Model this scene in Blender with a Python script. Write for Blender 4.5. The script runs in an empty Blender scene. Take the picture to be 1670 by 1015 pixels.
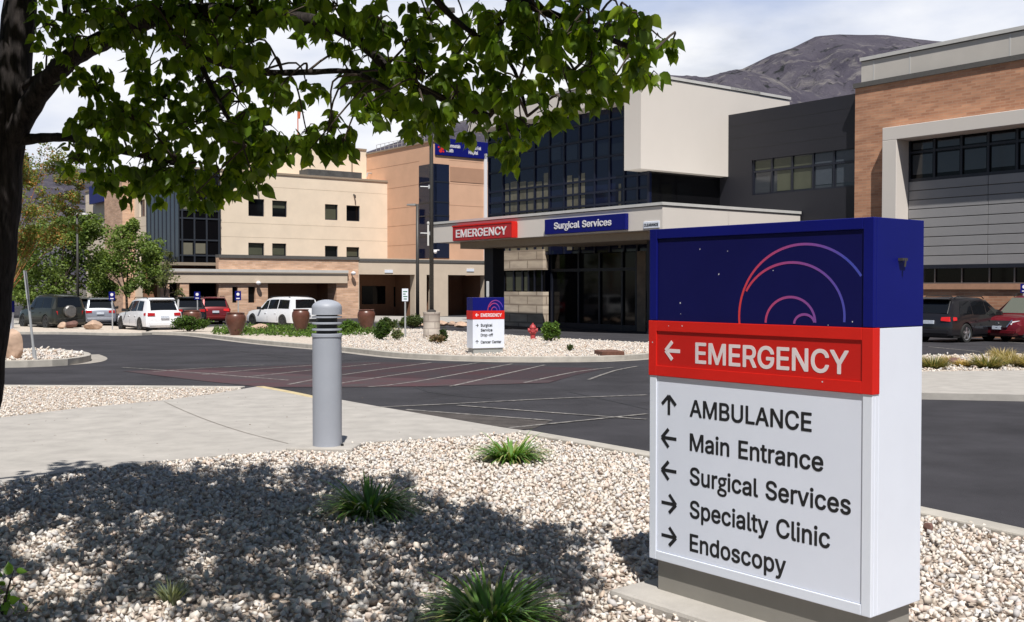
import bpy, bmesh, math, random, json
import numpy as np
from mathutils import Vector, Matrix

random.seed(7)
SC = bpy.context.scene
COL = SC.collection
R = math.radians

# ------------------------------------------------------------------ camera
E = 1.6                    # eye height above the near asphalt
F = 1700.0                 # focal length in photo pixels (photo is 1670 wide)
PITCH = 40.5 / F
cam = bpy.data.cameras.new('camera')
cam.sensor_width = 36.0
cam.lens = 36.0 * F / 1670.0
cam.clip_start = 0.05
cam.clip_end = 9000
camo = bpy.data.objects.new('camera', cam)
COL.objects.link(camo)
camo.location = (0, 0, E)
camo.rotation_euler = (math.pi / 2 - PITCH, 0, 0)
SC.camera = camo
SC.render.resolution_x, SC.render.resolution_y = 1024, 622
SC.cycles.use_denoising = True
SC.cycles.max_bounces = 8
SC.cycles.transparent_max_bounces = 8
SC.cycles.caustics_reflective = False
SC.cycles.caustics_refractive = False
SC.view_settings.view_transform = 'Standard'
SC.view_settings.look = 'None'
SC.view_settings.exposure = 0.25
SC.view_settings.gamma = 1.0

# ------------------------------------------------------------------ sky and sun
SUN = Vector((0.052, -0.52, 0.853)).normalized()
w = bpy.data.worlds.new('World')
SC.world = w
w.use_nodes = True
nt = w.node_tree
nt.nodes.clear()
def wn(t, **k):
    n = nt.nodes.new(t)
    for a, b in k.items(): setattr(n, a, b)
    return n
sky = wn('ShaderNodeTexSky', sky_type='NISHITA', sun_disc=False)
sky.sun_elevation = math.asin(SUN.z)
sky.sun_rotation = math.atan2(SUN.x, SUN.y)
sky.altitude = 1400
tc = wn('ShaderNodeTexCoord')
mp = wn('ShaderNodeMapping'); mp.inputs['Scale'].default_value = (1.0, 1.0, 2.6)
mp.inputs['Location'].default_value = (0.35, 0.1, 0.2)
no = wn('ShaderNodeTexNoise'); no.inputs['Scale'].default_value = 2.3; no.inputs['Detail'].default_value = 9; no.inputs['Roughness'].default_value = 0.52
no.inputs['Distortion'].default_value = 0.3
nt.links.new(tc.outputs['Generated'], mp.inputs['Vector'])
nt.links.new(mp.outputs['Vector'], no.inputs['Vector'])
sep = wn('ShaderNodeSeparateXYZ'); nt.links.new(tc.outputs['Generated'], sep.inputs[0])
front = wn('ShaderNodeMapRange', interpolation_type='SMOOTHSTEP')      # keeps clouds to the view direction, limiting fill light on shaded ground
front.inputs['From Min'].default_value = 0.62; front.inputs['From Max'].default_value = 0.88
nt.links.new(sep.outputs['Y'], front.inputs['Value'])
add = wn('ShaderNodeMath', operation='MULTIPLY_ADD'); add.inputs[1].default_value = 0.46
nt.links.new(front.outputs[0], add.inputs[0]); nt.links.new(no.outputs['Fac'], add.inputs[2])
cov = wn('ShaderNodeMapRange', interpolation_type='SMOOTHSTEP')
cov.inputs['From Min'].default_value = 0.66; cov.inputs['From Max'].default_value = 0.92
nt.links.new(add.outputs[0], cov.inputs['Value'])
no2 = wn('ShaderNodeTexNoise'); no2.inputs['Scale'].default_value = 4.2; no2.inputs['Detail'].default_value = 7; no2.inputs['Roughness'].default_value = 0.5
nt.links.new(mp.outputs['Vector'], no2.inputs['Vector'])
cr = wn('ShaderNodeValToRGB')
cr.color_ramp.elements[0].position = 0.33; cr.color_ramp.elements[0].color = (0.44, 0.51, 0.68, 1)
cr.color_ramp.elements[1].position = 0.62; cr.color_ramp.elements[1].color = (0.83, 0.84, 0.87, 1)
nt.links.new(no2.outputs['Fac'], cr.inputs[0])
SKY = 0.05
csc = wn('ShaderNodeMix', data_type='RGBA', blend_type='MULTIPLY'); csc.inputs[0].default_value = 1
k = 1.0 / SKY
nt.links.new(cr.outputs[0], csc.inputs[6]); csc.inputs[7].default_value = (k, k, k, 1)
mx = wn('ShaderNodeMix', data_type='RGBA')
nt.links.new(cov.outputs[0], mx.inputs[0]); nt.links.new(sky.outputs[0], mx.inputs[6]); nt.links.new(csc.outputs[2], mx.inputs[7])
bg = wn('ShaderNodeBackground'); bg.inputs['Strength'].default_value = SKY
nt.links.new(mx.outputs[2], bg.inputs['Color'])
out = wn('ShaderNodeOutputWorld'); nt.links.new(bg.outputs[0], out.inputs[0])

sl = bpy.data.lights.new('sun', 'SUN'); sl.energy = 5.0; sl.angle = R(0.5); sl.color = (1.0, 0.965, 0.91)
so = bpy.data.objects.new('sun', sl); COL.objects.link(so)
so.rotation_euler = SUN.to_track_quat('Z', 'Y').to_euler()

# ------------------------------------------------------------------ pixel calibration (photo pixels -> metres)
_f = Vector((0, math.cos(PITCH), -math.sin(PITCH))); _u = Vector((0, math.sin(PITCH), math.cos(PITCH))); _r = Vector((1, 0, 0))
EYE = Vector((0, 0, E))
def ray(px, py): return _f + _r * ((px - 835) / F) + _u * ((507.5 - py) / F)
def at(px, py, Y):
    d = ray(px, py); return EYE + d * (Y / d.y)
def gz(Y): return -0.016 * min(max(Y - 8, 0), 47)
def G(px, py, dz=0.0):
    d = ray(px, py); lo, hi = 1.0, 400.0
    for _ in range(60):
        m = (lo + hi) / 2
        if E + d.z * m / d.y > gz(m) + dz: lo = m
        else: hi = m
    return EYE + d * (lo / d.y)
def GY(px, Y, dz=0.0):
    return Vector(((px - 835) / F * Y, Y, gz(Y) + dz))

# ------------------------------------------------------------------ materials
MATS = {}
def mat(name, col, rough=0.6, metal=0.0, var=0.12, scale=6.0, bump=0.0, bscale=40.0, col2=None, spec=None, stretch=None, coat=0.0, attr=None, transl=0.0):
    m = bpy.data.materials.new(name); m.use_nodes = True
    t = m.node_tree; b = t.nodes['Principled BSDF']
    b.inputs['Roughness'].default_value = rough; b.inputs['Metallic'].default_value = metal
    if spec is not None: b.inputs['Specular IOR Level'].default_value = spec
    if coat: b.inputs['Coat Weight'].default_value = coat; b.inputs['Coat Roughness'].default_value = 0.05
    c = t.nodes.new('ShaderNodeTexCoord'); v = c.outputs['Object']
    if stretch:
        mpn = t.nodes.new('ShaderNodeMapping'); mpn.inputs['Scale'].default_value = stretch
        t.links.new(v, mpn.inputs['Vector']); v = mpn.outputs['Vector']
    src = None
    if attr:
        a = t.nodes.new('ShaderNodeAttribute'); a.attribute_name = attr; src = a.outputs['Color']
    if var > 0 or col2:
        n = t.nodes.new('ShaderNodeTexNoise'); n.inputs['Scale'].default_value = scale; n.inputs['Detail'].default_value = 8; n.inputs['Roughness'].default_value = 0.62
        t.links.new(v, n.inputs['Vector'])
        r = t.nodes.new('ShaderNodeValToRGB')
        r.color_ramp.elements[0].position = 0.32; r.color_ramp.elements[1].position = 0.68
        if attr:
            r.color_ramp.elements[0].color = (1 - var,) * 3 + (1,); r.color_ramp.elements[1].color = (1 + var,) * 3 + (1,)
            q = t.nodes.new('ShaderNodeMix'); q.data_type = 'RGBA'; q.blend_type = 'MULTIPLY'; q.inputs[0].default_value = 1
            t.links.new(n.outputs['Fac'], r.inputs[0]); t.links.new(src, q.inputs[6]); t.links.new(r.outputs[0], q.inputs[7]); src = q.outputs[2]
        else:
            c0 = [x * (1 - var) for x in col]; c1 = list(col2) if col2 else [min(1, x * (1 + var)) for x in col]
            r.color_ramp.elements[0].color = c0 + [1]; r.color_ramp.elements[1].color = c1 + [1]
            t.links.new(n.outputs['Fac'], r.inputs[0]); src = r.outputs[0]
    if src is not None: t.links.new(src, b.inputs['Base Color'])
    else: b.inputs['Base Color'].default_value = list(col) + [1]
    if bump > 0:
        n2 = t.nodes.new('ShaderNodeTexNoise'); n2.inputs['Scale'].default_value = bscale; n2.inputs['Detail'].default_value = 6
        t.links.new(v, n2.inputs['Vector'])
        bp = t.nodes.new('ShaderNodeBump'); bp.inputs['Strength'].default_value = bump; bp.inputs['Distance'].default_value = 0.02
        t.links.new(n2.outputs['Fac'], bp.inputs['Height']); t.links.new(bp.outputs[0], b.inputs['Normal'])
    if transl > 0:
        tr = t.nodes.new('ShaderNodeBsdfTranslucent'); ms = t.nodes.new('ShaderNodeMixShader'); ms.inputs[0].default_value = transl
        if src is not None:
            hs = t.nodes.new('ShaderNodeMix'); hs.data_type = 'RGBA'; hs.blend_type = 'MULTIPLY'; hs.inputs[0].default_value = 1
            t.links.new(src, hs.inputs[6]); hs.inputs[7].default_value = (2.4, 2.3, 0.9, 1); t.links.new(hs.outputs[2], tr.inputs[0])
        else: tr.inputs[0].default_value = list(col) + [1]
        t.links.new(b.outputs[0], ms.inputs[1]); t.links.new(tr.outputs[0], ms.inputs[2])
        t.links.new(ms.outputs[0], t.nodes['Material Output'].inputs[0])
    MATS[name] = m
    return m

def brick_mat(name, c1, c2, mortar, ang, bw=0.30, bh=0.09):
    """bricks laid in courses along the wall direction (ang = wall's heading); second brick scale gives whole blotches"""
    m = bpy.data.materials.new(name); m.use_nodes = True
    t = m.node_tree; b = t.nodes['Principled BSDF']; b.inputs['Roughness'].default_value = 0.85
    g = t.nodes.new('ShaderNodeNewGeometry')
    mp = t.nodes.new('ShaderNodeMapping'); mp.vector_type = 'POINT'; mp.inputs['Rotation'].default_value = (0, 0, -ang)
    t.links.new(g.outputs['Position'], mp.inputs['Vector'])
    sx = t.nodes.new('ShaderNodeSeparateXYZ'); t.links.new(mp.outputs[0], sx.inputs[0])
    ad = t.nodes.new('ShaderNodeMath'); ad.operation = 'ADD'; t.links.new(sx.outputs['X'], ad.inputs[0]); t.links.new(sx.outputs['Y'], ad.inputs[1])
    cb = t.nodes.new('ShaderNodeCombineXYZ'); t.links.new(ad.outputs[0], cb.inputs['X']); t.links.new(sx.outputs['Z'], cb.inputs['Y'])
    bt = t.nodes.new('ShaderNodeTexBrick'); bt.inputs['Scale'].default_value = 1.0
    bt.inputs['Brick Width'].default_value = bw; bt.inputs['Row Height'].default_value = bh; bt.inputs['Mortar Size'].default_value = bh * 0.1
    bt.inputs['Color1'].default_value = list(c1) + [1]; bt.inputs['Color2'].default_value = list(c2) + [1]; bt.inputs['Mortar'].default_value = list(mortar) + [1]
    t.links.new(cb.outputs[0], bt.inputs['Vector'])
    mpn = t.nodes.new('ShaderNodeMapping'); mpn.inputs['Scale'].default_value = (0.5, 2.2, 1); t.links.new(cb.outputs[0], mpn.inputs['Vector'])
    n = t.nodes.new('ShaderNodeTexNoise'); n.inputs['Scale'].default_value = 1.6; n.inputs['Detail'].default_value = 6; t.links.new(mpn.outputs[0], n.inputs['Vector'])
    r = t.nodes.new('ShaderNodeValToRGB'); r.color_ramp.elements[0].position = .3; r.color_ramp.elements[1].position = .7
    r.color_ramp.elements[0].color = (.78, .74, .74, 1); r.color_ramp.elements[1].color = (1.16, 1.14, 1.12, 1)
    t.links.new(n.outputs['Fac'], r.inputs[0])
    q = t.nodes.new('ShaderNodeMix'); q.data_type = 'RGBA'; q.blend_type = 'MULTIPLY'; q.inputs[0].default_value = 1
    t.links.new(bt.outputs['Color'], q.inputs[6]); t.links.new(r.outputs[0], q.inputs[7]); t.links.new(q.outputs[2], b.inputs['Base Color'])
    MATS[name] = m
    return m

M = {}
ANG_U = math.atan2(-.795, .606); ANG_V = math.atan2(.606, .795)
M['asphalt'] = mat('asphalt', (.043, .0415, .047), .92, var=.30, scale=.7, bump=.5, bscale=90, spec=.2)
M['concrete'] = mat('concrete', (.385, .36, .33), .9, var=.13, scale=3.5, bump=.15, bscale=60)
M['kerb'] = mat('kerb_concrete', (.42, .39, .345), .9, var=.16, scale=3, bump=.2, bscale=50)
M['gutter'] = mat('gutter_concrete', (.33, .30, .265), .9, var=.18, scale=2.5, bump=.2, bscale=50)
M['yellow'] = mat('yellow_kerb_paint', (.52, .42, .24), .8, var=.2, scale=6)
M['white_line'] = mat('worn_white_paint', (.12, .115, .115), .85, var=.6, scale=9, col2=(.36, .335, .31))
M['red_road'] = mat('worn_red_road_paint', (.105, .036, .045), .92, var=.3, scale=1.1, col2=(.05, .04, .043))
M['soil'] = mat('gravel_soil', (.36, .30, .25), .95, var=.3, scale=22, bump=.8, bscale=30)
M['soil_far'] = mat('gravel_bed', (.52, .45, .38), .95, var=.28, scale=9, bump=.8, bscale=16)
M['stone'] = mat('crushed_stone', (1, 1, 1), .85, var=.10, scale=30, attr='Col', spec=.2)
M['ground'] = mat('dry_ground', (.10, .085, .07), .95, var=.3, scale=.05)
M['cream'] = mat('cream_stucco', (.78, .66, .52), .9, var=.05, scale=.8, bump=.1, bscale=30)
M['salmon'] = mat('salmon_stucco', (.64, .39, .26), .9, var=.05, scale=.8, bump=.1, bscale=30)
M['salmon2'] = mat('brown_stucco', (.42, .24, .155), .9, var=.05, scale=.8)
M['beige'] = mat('beige_panel', (.66, .61, .56), .8, var=.018, scale=.5)
M['beige2'] = mat('beige_stucco', (.60, .495, .39), .9, var=.05, scale=1)
M['metal_roof'] = mat('metal_coping', (.55, .54, .52), .5, var=.06, scale=2)
M['coping_gap'] = mat('dark_joint', (.10, .095, .09), .9, var=.1)
M['panel_grey'] = mat('grey_metal_panel', (.27, .265, .27), .55, metal=.0, var=.05, scale=.8)
M['parapet'] = mat('parapet_panel', (.54, .505, .46), .6, var=.05, scale=.8)
M['dark'] = mat('charcoal_panel', (.014, .014, .020), .6, var=.12, scale=.5)
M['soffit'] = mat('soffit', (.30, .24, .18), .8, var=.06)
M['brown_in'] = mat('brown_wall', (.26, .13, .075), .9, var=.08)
M['glass'] = mat('dark_glass', (.010, .012, .018), .04, var=0, spec=.7)
M['glass_blue'] = mat('blue_glass', (.007, .010, .032), .05, var=0, spec=.38)
M['glass_black'] = mat('black_glass', (.005, .005, .006), .06, var=0, spec=.22)
M['blind'] = mat('olive_blind', (.07, .075, .05), .5, var=.08, scale=2)
M['blind_pale'] = mat('pale_blind', (.16, .15, .11), .5, var=.08, scale=2)
M['mull'] = mat('dark_mullion', (.012, .014, .024), .4, var=0)
M['mull_grey'] = mat('grey_mullion', (.16, .16, .165), .4, metal=.6, var=0)
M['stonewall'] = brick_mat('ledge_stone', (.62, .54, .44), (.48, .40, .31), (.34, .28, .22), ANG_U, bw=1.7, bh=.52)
M['pierstone'] = brick_mat('stone_drum', (.50, .46, .41), (.44, .40, .35), (.34, .30, .27), ANG_U, bw=.7, bh=.26)
M['brick'] = brick_mat('orange_brick_east', (.54, .285, .17), (.40, .195, .115), (.46, .30, .2), ANG_U, bw=.42, bh=.12)
M['brick_v'] = brick_mat('orange_brick_west', (.70, .46, .32), (.55, .34, .22), (.55, .42, .32), ANG_V, bw=.42, bh=.12)
M['s_white'] = mat('white_sign_paint', (.72, .76, .85), .35, var=.02, scale=3, spec=.4)
M['s_panel'] = mat('white_sign_face', (.72, .76, .87), .4, var=.02, scale=3, spec=.4)
M['s_blue'] = mat('navy_sign_paint', (.0055, .008, .14), .38, var=.06, scale=4, spec=.18)
M['s_blue2'] = mat('navy_sign_face', (.006, .0065, .072), .4, var=.06, scale=4, spec=.15)
M['s_red'] = mat('red_sign_paint', (.62, .016, .010), .42, var=.05, scale=4, spec=.3)
M['s_red2'] = mat('red_sign_face', (.53, .014, .010), .42, var=.05, scale=4, spec=.3)
M['s_red3'] = mat('dull_red_sign', (.42, .018, .022), .45, var=.05, scale=4)
M['s_grey'] = mat('grey_sign_base', (.25, .235, .21), .5, var=.06, scale=5)
M['ink'] = mat('black_lettering', (.012, .012, .014), .5, var=0)
M['wink'] = mat('white_lettering', (.74, .72, .74), .5, var=0)
M['pink'] = mat('pale_lettering', (.72, .64, .66), .5, var=.05)
M['logo'] = mat('logo_arcs', (1, 1, 1), .5, var=.0, attr='Col')
M['chip'] = mat('paint_chip', (.55, .55, .6), .6, var=.1)
M['bollard'] = mat('grey_bollard_paint', (.335, .355, .405), .5, var=.04, scale=3, spec=.5)
M['bollard_in'] = mat('bollard_lens', (.02, .02, .022), .4, var=0)
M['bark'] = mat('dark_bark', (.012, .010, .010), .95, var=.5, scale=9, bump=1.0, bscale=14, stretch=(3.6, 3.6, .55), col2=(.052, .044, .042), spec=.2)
M['bark2'] = mat('brown_bark', (.055, .04, .03), .95, var=.3, scale=9)
M['bark_orange'] = mat('orange_bark', (.42, .16, .06), .9, var=.3, scale=5)
M['leaf'] = mat('pear_leaf', (1, 1, 1), .38, var=0, attr='Col', spec=.4, transl=.5)
M['leaf_far'] = mat('tree_leaf', (1, 1, 1), .6, var=0, attr='Col', spec=.2, transl=.25)
M['blade'] = mat('grass_blade', (1, 1, 1), .5, var=0, attr='Col', spec=.3, transl=.2)
M['urn'] = mat('glazed_brown_urn', (.115, .045, .03), .35, var=.18, scale=5, spec=.5)
M['boulder'] = mat('tan_boulder', (.46, .32, .235), .9, var=.25, scale=4, bump=.6, bscale=9)
M['boulder_dark'] = mat('dark_boulder', (.16, .085, .07), .9, var=.3, scale=4, bump=.6, bscale=9)
M['pole'] = mat('bronze_pole', (.05, .047, .044), .5, var=.08)
M['galv'] = mat('galvanised_steel', (.42, .43, .44), .5, metal=.3, var=.08)
M['hydrant'] = mat('red_hydrant', (.38, .045, .05), .5, var=.2, scale=14)
M['rust'] = mat('rusty_iron', (.12, .05, .032), .85, var=.3, scale=14)
M['mount'] = mat('mountain', (.066, .060, .084), .95, var=.2, scale=.006, col2=(.10, .092, .112))  # purple-blue tint of distance haze is put into the base colour
def _mount():
    t = M['mount'].node_tree; b = t.nodes['Principled BSDF']; c = t.nodes.new('ShaderNodeTexCoord'); lk = b.inputs['Base Color'].links[0].from_socket
    b.inputs['Specular IOR Level'].default_value = .1
    def layer(src, sc, lo, hi, col, dist, stretch):
        mp = t.nodes.new('ShaderNodeMapping'); mp.inputs['Scale'].default_value = stretch; t.links.new(c.outputs['Object'], mp.inputs['Vector'])
        n = t.nodes.new('ShaderNodeTexNoise'); n.inputs['Scale'].default_value = sc; n.inputs['Detail'].default_value = 10; n.inputs['Roughness'].default_value = .68; n.inputs['Distortion'].default_value = dist
        t.links.new(mp.outputs[0], n.inputs['Vector'])
        r = t.nodes.new('ShaderNodeMapRange'); r.inputs['From Min'].default_value = lo; r.inputs['From Max'].default_value = hi; t.links.new(n.outputs['Fac'], r.inputs['Value'])
        q = t.nodes.new('ShaderNodeMix'); q.data_type = 'RGBA'; t.links.new(r.outputs[0], q.inputs[0]); t.links.new(src, q.inputs[6]); q.inputs[7].default_value = col + (1,)
        return q.outputs[2]
    lk = layer(lk, .007, .53, .66, (.185, .172, .168), 1.2, (1, 1, 2.2))     # pale scree
    lk = layer(lk, .020, .56, .64, (.022, .024, .026), .6, (1, 1, 1))        # dark scrub
    lk = layer(lk, .05, .60, .68, (.15, .14, .14), .4, (1, 1, 1.6))          # outcrops
    t.links.new(lk, b.inputs['Base Color'])
    n = t.nodes.new('ShaderNodeTexNoise'); n.inputs['Scale'].default_value = .014; n.inputs['Detail'].default_value = 10; n.inputs['Roughness'].default_value = .65; t.links.new(c.outputs['Object'], n.inputs['Vector'])
    bp = t.nodes.new('ShaderNodeBump'); bp.inputs['Strength'].default_value = .55; bp.inputs['Distance'].default_value = 40; t.links.new(n.outputs['Fac'], bp.inputs['Height']); t.links.new(bp.outputs[0], b.inputs['Normal'])
_mount()
M['orange'] = mat('orange_fabric', (.62, .16, .07), .7, var=.1)
M['black'] = mat('black_trim', (.015, .015, .016), .55, var=0)
M['tyre'] = mat('tyre_rubber', (.018, .018, .018), .85, var=.1)
M['rim'] = mat('alloy_rim', (.55, .56, .58), .3, metal=.8, var=0)
M['rim_dark'] = mat('dark_rim', (.08, .08, .085), .35, metal=.6, var=0)
M['car_glass'] = mat('car_glass', (.008, .009, .011), .04, var=0, spec=.6)
M['windscreen'] = mat('pale_windscreen', (.12, .13, .11), .06, var=0, spec=.6)
M['tail'] = mat('red_lamp', (.36, .012, .012), .15, var=0, spec=.6)
M['tail_bright'] = mat('bright_red_lamp', (.65, .02, .02), .15, var=0, spec=.6)
M['head'] = mat('clear_lamp', (.60, .62, .65), .1, var=0, spec=.7)
M['chrome'] = mat('chrome', (.75, .75, .77), .12, metal=1, var=0)
M['plate'] = mat('number_plate', (.55, .60, .68), .5, var=.2, scale=20)
def paint(name, c, metal=.3): 
    M[name] = mat(name, c, .32, metal=metal, var=0, coat=.7); return M[name]
paint('paint_white', (.76, .77, .80), 0); paint('paint_charcoal', (.020, .019, .023)); paint('paint_maroon', (.17, .010, .018))
paint('paint_red', (.17, .008, .012)); paint('paint_silver', (.26, .275, .32)); paint('paint_green', (.028, .029, .022)); paint('paint_black', (.012, .012, .014)); paint('paint_grey', (.12, .115, .11))

# ------------------------------------------------------------------ mesh helpers
def wmx(o):
    m = o.matrix_basis.copy()
    return wmx(o.parent) @ m if o.parent else m

class MB:
    def __init__(s): s.v, s.f = [], []; s.col = None
    def add(s, vs, fs):
        b = len(s.v); s.v += [tuple(p) for p in vs]; s.f += [tuple(i + b for i in f) for f in fs]; return s
    def hexa(s, p):   # 8 points: bottom ring 0-3, top ring 4-7
        return s.add(p, [(3, 2, 1, 0), (4, 5, 6, 7), (0, 1, 5, 4), (1, 2, 6, 5), (2, 3, 7, 6), (3, 0, 4, 7)])
    def box(s, x0, x1, y0, y1, z0, z1):
        return s.hexa([(x0, y0, z0), (x1, y0, z0), (x1, y1, z0), (x0, y1, z0), (x0, y0, z1), (x1, y0, z1), (x1, y1, z1), (x0, y1, z1)])
    def poly_prism(s, pts, z0, z1):   # closed xy polygon, ccw
        n = len(pts)
        return s.add([(p[0], p[1], z0) for p in pts] + [(p[0], p[1], z1) for p in pts],
                     [tuple(range(n - 1, -1, -1)), tuple(range(n, 2 * n))] + [(i, (i + 1) % n, n + (i + 1) % n, n + i) for i in range(n)])
    def lathe(s, prof, c=(0, 0, 0), n=20, axis='z'):   # prof: (r, h)
        rings = []
        vs = []
        for r, h in prof:
            for i in range(n):
                a = 2 * math.pi * i / n
                if axis == 'z': vs.append((c[0] + r * math.cos(a), c[1] + r * math.sin(a), c[2] + h))
                elif axis == 'y': vs.append((c[0] + r * math.cos(a), c[1] + h, c[2] + r * math.sin(a)))
                else: vs.append((c[0] + h, c[1] + r * math.cos(a), c[2] + r * math.sin(a)))
        fs = []
        for k in range(len(prof) - 1):
            for i in range(n):
                j = (i + 1) % n; q = (k * n + i, k * n + j, (k + 1) * n + j, (k + 1) * n + i)
                fs.append(q if axis != 'y' else q[::-1])
        m = len(prof) - 1
        fs.append(tuple(range(n - 1, -1, -1)) if axis != 'y' else tuple(range(n)))
        e = tuple(range(m * n, m * n + n)); fs.append(e if axis != 'y' else e[::-1])
        return s.add(vs, fs)
    def tube(s, path, radii, n=8):
        P = [Vector(p) for p in path]; vs = []; up = None
        for i, p in enumerate(P):
            d = (P[min(i + 1, len(P) - 1)] - P[max(i - 1, 0)]).normalized()
            if up is None: up = Vector((0, 0, 1)) if abs(d.z) < .9 else Vector((1, 0, 0))
            a = d.cross(up).normalized(); b = a.cross(d).normalized(); up = b
            r = radii[i] if hasattr(radii, '__len__') else radii
            for k in range(n):
                t = 2 * math.pi * k / n; vs.append(p + a * (r * math.cos(t)) + b * (r * math.sin(t)))
        fs = [(i * n + k, i * n + (k + 1) % n, (i + 1) * n + (k + 1) % n, (i + 1) * n + k) for i in range(len(P) - 1) for k in range(n)]
        fs += [tuple(range(n - 1, -1, -1)), tuple(range((len(P) - 1) * n, len(P) * n))]
        return s.add(vs, fs)
    def build(s, name, m, parent=None, smooth=False, bevel=0, angle=None, loc=None, cols=None):
        me = bpy.data.meshes.new(name)
        vs = s.v
        if parent is not None:
            inv = wmx(parent).inverted(); vs = [tuple(inv @ Vector(v)) for v in vs]
        elif loc is not None: vs = [(a - loc[0], b - loc[1], c - loc[2]) for a, b, c in vs]
        me.from_pydata(vs, [], s.f); me.update()
        if cols is not None:
            at_ = me.attributes.new('Col', 'FLOAT_COLOR', 'POINT')
            at_.data.foreach_set('color', np.array([list(c) + [1] for c in cols], np.float32).ravel())
        me.materials.append(m)
        o = bpy.data.objects.new(name, me); COL.objects.link(o)
        if parent is not None: o.parent = parent
        elif loc is not None: o.location = loc
        bm = bmesh.new(); bm.from_mesh(me); bmesh.ops.recalc_face_normals(bm, faces=bm.faces)
        if bevel: bmesh.ops.bevel(bm, geom=[e for e in bm.edges if e.is_manifold and e.calc_face_angle(0) > .5], offset=bevel, segments=2, affect='EDGES', profile=.5)
        bm.to_mesh(me); bm.free()
        if smooth:
            me.polygons.foreach_set('use_smooth', [True] * len(me.polygons))
            if angle: me.set_sharp_from_angle(angle=R(angle))
        return o

def tag(o, label=None, cat=None, group=None, kind=None):
    if label: o['label'] = label
    if cat: o['category'] = cat
    if group: o['group'] = group
    if kind: o['kind'] = kind
    return o
def thing(name, label, cat, loc=(0, 0, 0), rz=0, group=None):
    o = bpy.data.objects.new(name, None); COL.objects.link(o); o.empty_display_size = .2
    o.location = loc; o.rotation_euler = (0, 0, rz)
    return tag(o, label, cat, group)
def dup(o, loc=None, rz=None, label=None, parent=None, scale=None):
    c = o.copy(); COL.objects.link(c)
    if parent is not None: c.parent = parent
    for ch in o.children: dup(ch, parent=c)
    if loc is not None: c.location = loc
    if rz is not None: c.rotation_euler = (0, 0, rz)
    if scale is not None: c.scale = scale
    if label: c['label'] = label
    return c
def np_mesh(name, V, T, m, C=None, parent=None, smooth=False):
    """triangle mesh from numpy arrays"""
    me = bpy.data.meshes.new(name)
    V = np.asarray(V, np.float32)
    if parent is not None:
        inv = np.array(wmx(parent).inverted()); V = (V @ inv[:3, :3].T + inv[:3, 3]).astype(np.float32)
    T = np.asarray(T, np.int32); k = T.shape[1]
    me.vertices.add(len(V)); me.vertices.foreach_set('co', V.ravel())
    me.loops.add(T.size); me.loops.foreach_set('vertex_index', T.ravel())
    me.polygons.add(len(T)); me.polygons.foreach_set('loop_start', np.arange(0, T.size, k, dtype=np.int32))
    me.polygons.foreach_set('loop_total', np.full(len(T), k, np.int32))
    if smooth: me.polygons.foreach_set('use_smooth', np.ones(len(T), bool))
    me.update(calc_edges=True); me.validate()
    if C is not None:
        a = me.attributes.new('Col', 'FLOAT_COLOR', 'POINT')
        a.data.foreach_set('color', np.hstack([C, np.ones((len(C), 1))]).astype(np.float32).ravel())
    me.materials.append(m)
    o = bpy.data.objects.new(name, me); COL.objects.link(o)
    if parent is not None: o.parent = parent
    return o

class Frame:
    """upright face: s runs left to right along d, o runs outwards along n, z up"""
    def __init__(f, Q, d, n): f.Q = Vector((Q[0], Q[1], 0)); f.d = Vector((d[0], d[1], 0)).normalized(); f.n = Vector((n[0], n[1], 0)).normalized()
    def p(f, s, z, o=0): return f.Q + f.d * s + f.n * o + Vector((0, 0, z))
    def px(f, px, py, o=0):
        r = ray(px, py); Q = f.Q + f.n * o
        t = (Q - EYE).dot(f.n) / r.dot(f.n); h = EYE + r * t
        return (h - f.Q).dot(f.d), h.z
    def box(f, mb, s0, s1, z0, z1, o0, o1):
        a, b = min(o0, o1), max(o0, o1)
        return mb.hexa([f.p(s0, z0, b), f.p(s1, z0, b), f.p(s1, z0, a), f.p(s0, z0, a), f.p(s0, z1, b), f.p(s1, z1, b), f.p(s1, z1, a), f.p(s0, z1, a)])
    def wall(f, mb, s0, s1, z0, z1, holes=(), depth=.3, o=0):
        S = sorted({s0, s1, *[h[0] for h in holes], *[h[1] for h in holes]}); S = [x for x in S if s0 <= x <= s1]
        Z = sorted({z0, z1, *[h[2] for h in holes], *[h[3] for h in holes]}); Z = [x for x in Z if z0 <= x <= z1]
        def hole(i, j):
            if i < 0 or j < 0 or i >= len(S) - 1 or j >= len(Z) - 1: return True
            a, b = (S[i] + S[i + 1]) / 2, (Z[j] + Z[j + 1]) / 2
            return any(h[0] < a < h[1] and h[2] < b < h[3] for h in holes)
        for i in range(len(S) - 1):
            for j in range(len(Z) - 1):
                if hole(i, j): continue
                a, b, c, d = S[i], S[i + 1], Z[j], Z[j + 1]
                mb.add([f.p(a, c, o), f.p(b, c, o), f.p(b, d, o), f.p(a, d, o)], [(0, 1, 2, 3)])
                mb.add([f.p(a, c, o - depth), f.p(b, c, o - depth), f.p(b, d, o - depth), f.p(a, d, o - depth)], [(3, 2, 1, 0)])
                for (h, q) in ((hole(i - 1, j), ((a, c), (a, d))), (hole(i + 1, j), ((b, d), (b, c))), (hole(i, j - 1), ((b, c), (a, c))), (hole(i, j + 1), ((a, d), (b, d)))):
                    if h: mb.add([f.p(*q[0], o), f.p(*q[1], o), f.p(*q[1], o - depth), f.p(*q[0], o - depth)], [(0, 1, 2, 3)])
        return mb
DU = (.606, -.795); NU = (-.795, -.606)      # faces that run away to the left
DV = (.795, .606); NV = (.606, -.795)        # faces that run away to the right

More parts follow.
